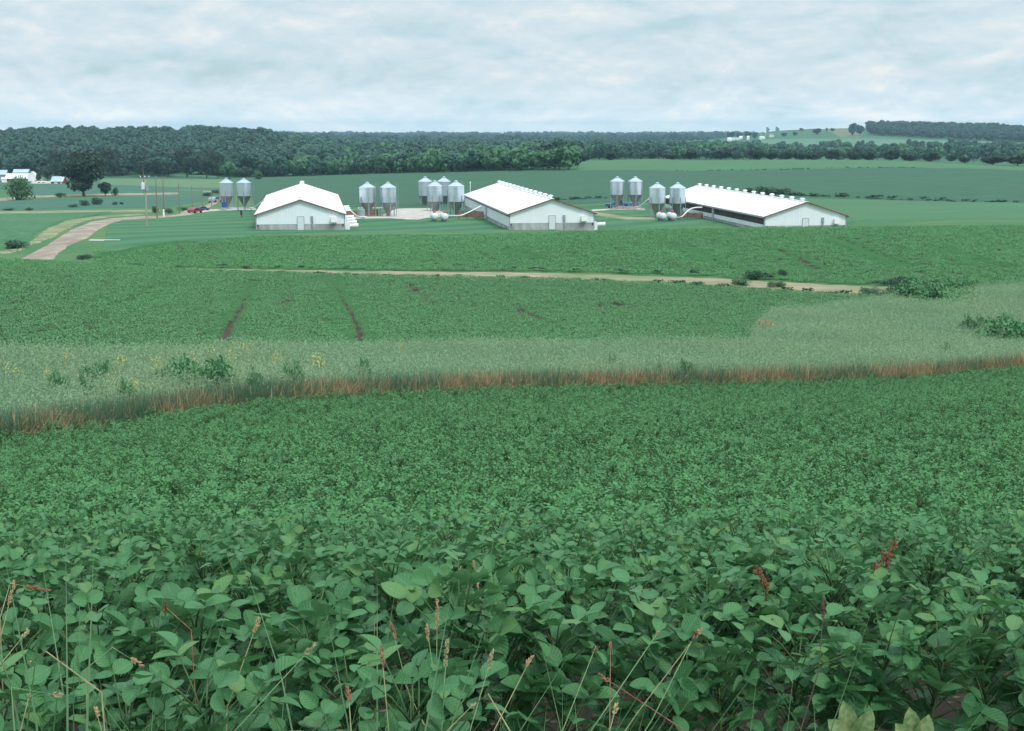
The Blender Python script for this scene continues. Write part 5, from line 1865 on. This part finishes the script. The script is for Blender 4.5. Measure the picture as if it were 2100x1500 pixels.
for u, vt, w, key, y, lab in [
        (1196, 311, 32, 'low', 640, 'dark round tree first right of the lighter woodland corner'),
        (1252, 307, 30, 'low', 650, 'dark upright tree second right of the lighter woodland corner'),
        (1336, 310, 22, 'low', 670, 'small thin tree left of the hedgerow cluster above the rear bins'),
        (1378, 312, 32, 'low', 670, 'low round tree in the hedgerow cluster above the bins'),
        (1415, 305, 40, 'low', 670, 'larger round tree at the right of the hedgerow cluster above the bins'),
        (1478, 305, 54, 'low', 670, 'broad flat topped tree alone between two hedgerow clusters'),
        (1552, 301, 32, 'low', 680, 'dark tree at the left end of the long hedgerow below the silo'),
        (1582, 306, 34, 'low', 680, 'second tree of the long hedgerow below the silo'),
        (1612, 307, 32, 'low', 690, 'third tree of the long hedgerow, right below the far settlement'),
        (1643, 306, 36, 'low', 690, 'fourth tree of the long hedgerow, before its first gap'),
        (1668, 310, 24, 'low', 690, 'low tree just left of the first gap in the long hedgerow'),
        (1704, 304, 38, 'low', 690, 'rounded tree right of the first gap in the long hedgerow'),
        (1752, 306, 30, 'low', 690, 'compact dark tree left one of a close pair in the hedgerow'),
        (1781, 306, 30, 'low', 690, 'compact dark tree right one of a close pair in the hedgerow'),
        (1826, 304, 40, 'low', 700, 'wide tree with a visible trunk right of the close pair'),
        (1866, 310, 34, 'low', 700, 'low tree in the hedgerow below the low white house'),
        (1908, 306, 38, 'low', 700, 'tree in the hedgerow right of the low white house'),
        (1950, 316, 24, 'low', 660, 'small pale low tree left of the lone round bush tree'),
        (1978, 318, 24, 'low', 610, 'lone small round tree at the field edge near the right side'),
        (2036, 315, 52, 'low', 590, 'broad dark tree left one of two at the right edge of the field'),
        (2086, 315, 58, 'low', 585, 'broad dark tree cut by the right edge of the picture')]:
    tree(lab, u, vt, w, key, y=y, group=GB)
GC = 'far trees on the hillside'
for u, vt, w, key, vb, lab in [
        (1441, 267, 20, 'mid', 284, 'rounded far tree leftmost beside the settlement'),
        (1458.5, 273, 7, 'mid', 283, 'tiny far tree between two rounded ones left of the settlement'),
        (1476, 266, 24, 'mid', 284, 'widest rounded far tree left of the reddish house'),
        (1493.5, 268, 8, 'mid', 283, 'slim far tree behind the reddish house'),
        (1502, 269, 11, 'mid', 284, 'small far tree right of the reddish house'),
        (1517, 269, 15, 'mid', 285, 'round far tree above the long pale shed'),
        (1533, 268, 15, 'mid', 284, 'round far tree left of the tall narrow white building'),
        (1548, 271, 12, 'mid', 286, 'round far tree just left of the far silo'),
        (1574.6, 258, 7, 'mid', 268, 'first of two tiny trees on the bare skyline'),
        (1593.5, 258, 8, 'mid', 267.5, 'second of two tiny trees on the bare skyline'),
        (1608, 272, 13, 'mid', 281, 'small tree low on the bare hillside right of the white house'),
        (1631, 269, 11, 'mid', 279.5, 'small tree midway up the bare hillside'),
        (1643, 262, 9, 'mid', 269, 'small tree on the skyline of the bare hillside, left part'),
        (1675, 263, 19, 'mid', 276.5, 'largest round tree alone on the bare hillside'),
        (1695.5, 261, 5, 'mid', 270.5, 'tiny slim tree near the hillside skyline'),
        (1707, 262, 9, 'mid', 270, 'small tree right of the tiny slim one on the skyline'),
        (1748, 251, 18, 'mid', 280, 'tall tree left one of two at the edge of the hilltop wood'),
        (1764, 252, 18, 'mid', 279, 'tall tree right one of two at the edge of the hilltop wood')]:
    p = hit(u, vb, 1000)
    tree(lab, u, vt, w, key, y=p[1], group=GC)

# woodland that reads as one mass
forest_meshes = {}
for key, matk in (('wood', 'tree_mid'), ('woodlight', 'tree_light'), ('wooddark', 'tree_dark')):
    forest_meshes[key] = []
    for i in range(4):
        cm, cs = crown(rg, 9.2, 4.6, 0.8, 13, 1000, 1.0, tn=0.08, nr=0.32)
        tm = trunk(rg, 10, 0.2, cs, 2.0, 3)
        cm.join(tm, 1)
        forest_meshes[key].append(cm.mesh('woodland_tree', [M[matk], M['bark']], False, True))


def woods(name, label, X, Y, s, keys, mix=None):
    ml = sum([forest_meshes[k] for k in keys], [])
    n = len(X)
    idx = rg.integers(0, len(ml), n) if mix is None else mix
    b_ = rg.uniform(0.75, 1.45, n)
    sc3 = np.stack([s * b_ * rg.uniform(0.9, 1.2, n), s * b_ * rg.uniform(0.9, 1.2, n), s * (0.5 + 0.5 * b_) * rg.uniform(0.85, 1.15, n)], 1)
    scatter(name, ml, np.stack([X, Y, ground(X, Y) - 0.2], 1), rg.uniform(0, 6.28, n), sc3, idx, label, 'woodland')


edge_u = np.array([-400, 0, 200, 420, 520, 640, 760, 900, 1040, 1120, 1172])
edge_v = np.array([360, 360.5, 361.5, 361.5, 364, 361, 357.5, 354.5, 351.5, 350, 350])
edge_y = np.array([hit(u, v, 300)[1] for u, v in zip(edge_u, edge_v)]) + 3
# left hill
X, Y = jgrid(-620, -60, 480, 1420, 9.0, rg)
U = col_of(X, Y)
ok = (U > -330) & (U < 585 + (Y - 700) * 0.02) & (Y > np.interp(U, edge_u, edge_y)) & (rg.uniform(0, 1, len(X)) < 0.9)
woods('forest', 'dark wooded hill behind the left farm', X[ok], Y[ok], 1.15, ['wood', 'wood', 'wood', 'wooddark'])
# lighter wood behind the barns
X, Y = jgrid(-140, 60, 380, 760, 6.5, rg)
U = col_of(X, Y)
fy = np.interp(U, edge_u, edge_y)
ok = (U > 530) & (U < 1176) & (Y > fy) & (Y < fy + np.interp(U, [530, 700, 1000, 1176], [110, 130, 90, 10]))
woods('forest', 'lighter green wood standing right behind the crop field', X[ok], Y[ok], 0.80, ['woodlight', 'woodlight', 'wood'])
# river woods in the middle distance
X, Y = jgrid(-420, 420, 560, 1900, 13.0, rg)
U = col_of(X, Y)
fy = np.interp(U, edge_u, edge_y) + 120
ok = (U > 575) & (U < 1560 + (Y < 1000) * 0) & (Y > np.where(U < 1180, fy, 960 + 0.0 * U)) & ((Y < 1450) | (U < 1380)) & (rg.uniform(0, 1, len(X)) < 0.85)
woods('forest', 'broad dark woods filling the middle valley', X[ok], Y[ok], 1.12, ['wood', 'woodlight', 'wood'])
X, Y = jgrid(120, 860, 900, 1750, 17.0, rg)
U = col_of(X, Y)
ok = (U > 1540) & (U < 2400) & (rg.uniform(0, 1, len(X)) < np.interp(Y, [900, 1050, 1160, 1750], [0.75, 0.6, 0.2, 0.12]))
woods('forest', 'scattered valley woods below the right hill', X[ok], Y[ok], 1.0, ['wood', 'woodlight', 'wood'])
# wooded hilltop on the right
X, Y = jgrid(420, 1300, 1850, 2640, 12.0, rg)
U = col_of(X, Y)
PU, PV = project(X, Y, ground(X, Y))
ok = (U > 1772) & (PV < np.interp(U, [1772, 1850, 1950, 2060, 2300], [278, 282, 287, 292, 296]))
woods('forest', 'blue green wooded hilltop on the right skyline', X[ok], Y[ok], 1.12, ['wood', 'wooddark'])
# the last woods before the horizon
X, Y = jgrid(-2700, 2300, 2000, 6450, 44.0, rg)
U = col_of(X, Y)
ok = (U > -250) & (U < 2350) & ((U < 1480) | (Y > 2900)) & ((Y > 2700) | (U < 1420))
X, Y = X[ok], Y[ok]
woods('forest', 'faint far woods along the horizon', X, Y, 1.0 + 0.35 * np.sin(X * 0.011 + Y * 0.004) + 0.3 * np.sin(X * 0.031 + 1.3) * np.cos(Y * 0.006), ['wood', 'wood', 'wooddark'])

# ------------------------------------------------------------------ grasses and weeds at the photographer's feet
rg = np.random.default_rng(77)
M['straw'] = pmat('straw', (0.22, 0.21, 0.11), (0.32, 0.29, 0.16), 40)
M['green_stalk'] = pmat('green_stalk', (0.13, 0.24, 0.11), (0.20, 0.28, 0.13), 30)
M['rust'] = pmat('rust_seed', (0.17, 0.075, 0.045), (0.27, 0.14, 0.085), 60)
M['gold'] = pmat('golden_seed', (0.28, 0.20, 0.10), (0.38, 0.28, 0.16), 60)
M['dark_seed'] = pmat('dark_seed', (0.06, 0.045, 0.03), (0.12, 0.08, 0.05), 60)
M['fg_blade'] = leafmat('foreground_grass', (0.06, 0.15, 0.07), (0.15, 0.27, 0.12), transl=0.2, rough=0.5, third=(0.36, 0.30, 0.16))


def seedbits(mb, c, ax, length, r, n, size):
    """small seeds packed along a spike"""
    ax = unit(ax)
    for i in range(n):
        t = (i + 0.5) / n
        d = unit(rg.normal(0, 1, 3))
        w = r * (0.5 + 0.8 * sin(pi * min(1, t * 0.9 + 0.08)))
        p = c + ax * length * t + d * w * 0.7
        s = size * rg.uniform(0.7, 1.3)
        a, b = unit(ax + 0.6 * d), unit(np.cross(ax, d))
        e = np.cross(a, b)
        v = [p - a * s, p + b * s * .45, p + e * s * .45, p - b * s * .45, p - e * s * .45, p + a * s]
        mb.add(v, [[[0, 2, 1], [0, 3, 2], [0, 4, 3], [0, 1, 4], [5, 1, 2], [5, 2, 3], [5, 3, 4], [5, 4, 1]]])


STALKS = [  # tip u,v; lower point u,v; distance; head length px; head kind; stem kind; label
    (971, 1151, 978, 1232, 4.3, 62, 'gold', 'straw', 'tan grass seed head standing highest in the middle of the near crop'),
    (944, 1162, 927, 1312, 4.0, 55, 'gold', 'straw', 'thin tan grass head just left of the highest one'),
    (897, 1229, 893, 1490, 3.3, 66, 'gold', 'green_stalk', 'golden branched grass head on a long green stalk, low middle'),
    (875, 1284, 873, 1400, 3.2, 30, 'gold', 'green_stalk', 'short golden seed spike left of the branched golden head'),
    (822, 1254, 768, 1272, 3.9, 52, 'gold', 'straw', 'tan seed head lying nearly flat on the leaves'),
    (801, 1276, 809, 1450, 3.2, 36, 'rust', 'green_stalk', 'pinkish seed head below the flat lying tan one'),
    (917, 1312, 912, 1490, 2.9, 56, 'straw', 'green_stalk', 'pale green nodding grass spike in the low middle'),
    (782, 1326, 781, 1485, 2.9, 40, 'rust', 'straw', 'slim brownish spike left of the pinkish head'),
    (1091, 1346, 1008, 1500, 2.8, 26, 'gold', 'straw', 'pale tan head on a slanting straw right of the nodding spike'),
    (1012, 1336, 985, 1500, 2.8, 40, 'straw', 'green_stalk', 'pale spike leaning beside the slanting straw'),
    (645, 1322, 562, 1490, 2.9, 30, 'straw', 'green_stalk', 'slanting pale stalk left of the middle, without a dark head'),
    (714, 1408, 728, 1500, 2.7, 34, 'rust', 'straw', 'short rusty spike near the bottom left of the middle'),
    (972, 1446, 1048, 1503, 2.6, 4, 'straw', 'straw', 'bent straw pointing down to the right at the bottom middle'),
    (970, 1446, 928, 1503, 2.6, 4, 'straw', 'straw', 'bent straw pointing down to the left at the bottom middle'),
    (1222, 1326, 1164, 1503, 2.8, 14, 'dark_seed', 'green_stalk', 'stalk with a round dark seed cluster at its tip'),
    (1438, 1290, 1305, 1482, 3.0, 24, 'gold', 'straw', 'long arching stalk with a tan head, upper one of the close pair'),
    (1428, 1296, 1312, 1484, 2.95, 20, 'dark_seed', 'green_stalk', 'long arching stalk with a brown head, lower one of the close pair'),
    (1228, 1383, 1348, 1503, 2.7, 28, 'rust', 'rust', 'rusty leaning stalk with its head at the upper left'),
    (1350, 1296, 1214, 1503, 2.75, 4, 'straw', 'green_stalk', 'bare pale green stem slanting up to the right, right of the middle'),
    (1265, 1444, 1262, 1500, 2.65, 28, 'gold', 'straw', 'small pale spike at the bottom beside the rusty leaning stalk'),
    (1252, 1318, 1236, 1400, 3.0, 10, 'rust', 'rust', 'thin pinkish stalk above the rusty leaning one'),
    (1690, 1226, 1658, 1345, 3.5, 44, 'dark_seed', 'dark_seed', 'dark brown seed stalk in the right part of the near crop'),
    (100, 1211, 0, 1268, 3.4, 46, 'rust', 'straw', 'orange brown seed head leaning right at the left edge'),
    (30, 1192, 28, 1300, 3.5, 52, 'gold', 'straw', 'upright tan spike at the left edge behind the orange head'),
    (338, 1262, 392, 1292, 3.6, 48, 'rust', 'rust', 'reddish seed head lying across the leaves in the left part'),
    (531, 1268, 514, 1495, 3.0, 34, 'gold', 'straw', 'tall slim stalk with a light head, left of the middle'),
    (60, 1360, 208, 1420, 2.7, 4, 'straw', 'straw', 'long straw slanting down to the right in the lower left corner'),
    (292, 1366, 176, 1372, 2.9, 30, 'gold', 'green_stalk', 'pale head on a level green stem in the lower left'),
    (195, 1452, 200, 1503, 2.6, 26, 'gold', 'straw', 'short orange spike near the bottom left'),
    (60, 1426, 0, 1372, 2.6, 4, 'straw', 'straw', 'straw bent from the left edge towards the lower left corner'),
    (58, 1292, 34, 1370, 2.9, 20, 'straw', 'straw', 'thin pale stalk tip above the lower left grass'),
    (126, 1428, 30, 1503, 2.55, 24, 'straw', 'green_stalk', 'pale green spike leaning right over the lower left corner')]
for tu, tv, bu, bv, y, hl, hk, sk, lab in STALKS:
    tip, low = wp(tu, tv, y), wp(bu, bv, y - 0.05)
    d = low - tip
    if abs(d[2]) > 0.8 * abs(d[0]) and d[2] < 0:
        k = (gz(tip[0], y) - tip[2]) / d[2]
        base = tip + d * k
    else:
        base = low + np.array([d[0] * 0.15, 0, gz(low[0], y) - low[2]])
    t = thing('grass_stalk', lab, 'grass stalk', base, 0.0, 'grass stalks in front of the crop')
    L = tip - base
    bow = np.array([rg.normal(0, 0.04), 0, 0.06]) * np.linalg.norm(L)
    if abs(d[2]) > 0.8 * abs(d[0]):
        path = [np.zeros(3), L * 0.35 + bow * .7, L * 0.7 + bow, L]
    else:
        path = [np.zeros(3), (low - base), (low - base) * .4 + L * .6 + bow, L]
    MB().tube(path, [0.0020, 0.0017, 0.0013, 0.0008], 6).obj('stem', M[sk], t, smooth=True)
    hm = hl * y / F_PX
    ax = unit(L - path[2])
    sd = MB()
    seedbits(sd, L - ax * hm, ax, hm, 0.0048 if hl > 12 else 0.003, max(5, int(hl * 0.7)), 0.0052)
    sd.obj('seed_head', M[hk], t)
for y, pts, stem_to, lab in (
        (4.6, [(1553, 1172), (1558, 1186), (1564, 1194), (1560, 1200), (1570, 1206)], (1578, 1290), 'rusty dock seed stalk in the right part, nearer the middle'),
        (4.9, [(1832, 1118), (1822, 1136), (1812, 1142), (1820, 1156), (1795, 1164), (1797, 1172)], (1778, 1315), 'tall rusty dock stalk with clustered heads at the right')):
    base = wp(stem_to[0], stem_to[1], y)
    base[2] = gz(base[0], y)
    t = thing('dock_stalk', lab, 'dock plant', base, 0.0, 'rusty dock stalks')
    tops = [wp(u, v, y) - base for u, v in pts]
    st = MB()
    st.tube([np.zeros(3), wp(stem_to[0], stem_to[1], y) - base, tops[-1], tops[0]], [0.006, 0.005, 0.003, 0.002], 6)
    st.obj('stem', M['rust'], t)
    for c in tops:
        sd = MB()
        seedbits(sd, c - np.array([0, 0, 0.012]), np.array([0.1, 0, 1.0]), 0.026, 0.014, 16, 0.010)
        sd.obj('seed_head', M['rust'], t)

# blades of verge grass
P_, S_, R_ = [], [], []
blades = [grass_tuft(rg, 9, 0.98, 0.0075, 0.12, False, 0.62).mesh('verge_tuft', M['fg_blade'], True, True) for _ in range(6)]
for u0, u1, n_, y0, y1, h in ((-60, 260, 30, 2.6, 3.1, 0.86), (260, 640, 7, 2.5, 3.0, 0.9), (640, 1120, 34, 2.6, 3.2, 0.82), (1120, 1720, 11, 2.5, 3.1, 0.88), (1720, 2160, 4, 2.6, 3.2, 0.85)):
    yy = rg.uniform(y0, y1, n_)
    xx = (rg.uniform(u0, u1, n_) - U_C) / F_PX * yy
    P_.append(np.stack([xx, yy, ground(xx, yy)], 1))
    S_.append(h * rg.uniform(0.75, 1.2, n_))
    R_.append(rg.uniform(0, 6.28, n_))
P_ = np.concatenate(P_)
scatter('verge_grass', blades, P_, np.concatenate(R_), np.concatenate(S_), rg.integers(0, 6, len(P_)), 'loose grass blades along the near edge of the crop', 'grass')

M['pale_weed'] = leafmat('mottled_weed_leaf', (0.05, 0.135, 0.045), (0.12, 0.20, 0.07), back=(0.10, 0.18, 0.08), vein=(0.20, 0.26, 0.12), transl=0.15, rough=0.55, world_var=(0.8, (0.24, 0.29, 0.13), 90.0))
for u, v, y, ang, lab in ((1745, 1452, 2.75, (100, 62, 130, 20), 'mottled yellow green weed leaves at the bottom, left of another such weed'),
                          (1872, 1468, 2.7, (95, 70, 120, 150), 'mottled yellow green weed leaves at the bottom nearest the right corner')):
    base = wp(u, v + 62, y)
    zb = gz(base[0], y)
    t = thing('mottled_weed', lab, 'weed', (base[0], y, zb), 0.0, 'mottled weeds at the crop edge')
    hh = base[2] - zb
    MB().tube([(0, 0, -0.03), (0.01, 0, hh * .5), (0, 0, hh)], [0.006, 0.005, 0.003], 6).obj('stem', M['green_stalk'], t)
    lf = MB()
    for i, a in enumerate(ang):
        d = np.array([cos(radians(a)), -0.15, sin(radians(a))])
        leaves(lf, np.array([[0.01 * cos(radians(a)), -0.01 * i, hh]]), d[None], np.array([[0.2 * (i % 2), -1.0, 0.5]]), [0.078 - 0.007 * i], [0.042], [0.4 + 0.18 * (i % 3)], 8, 2, fold=0.35, curl=0.25)
    lf.obj('foliage', M['pale_weed'], t, smooth=True, attr=True)

# ------------------------------------------------------------------ the air: far things fade to blue


zlo, zhi = float(GZ.min()) - 1.0, max(26.0, float(GZ.max()) + 25.0)
x_half = float(np.abs(GX).max()) + 20
hmb = MB().box((0, (GY.min() - 10 + GY.max() + 10) / 2, (zlo + zhi) / 2), (2 * x_half, GY.max() - GY.min() + 20, zhi - zlo))
m = bpy.data.materials.new('haze')
m.use_nodes = True
k = NT(m.node_tree)
pv_ = k.n('ShaderNodeVolumePrincipled', {'Color': (0.54, 0.82, 1.0), 'Density': HAZE, 'Anisotropy': 0.3})
k.t.links.new(pv_.outputs[0], k.n('ShaderNodeOutputMaterial').inputs['Volume'])
tag(hmb.obj('haze', m), 'thin blue haze over the whole valley', 'haze', None, 'stuff')
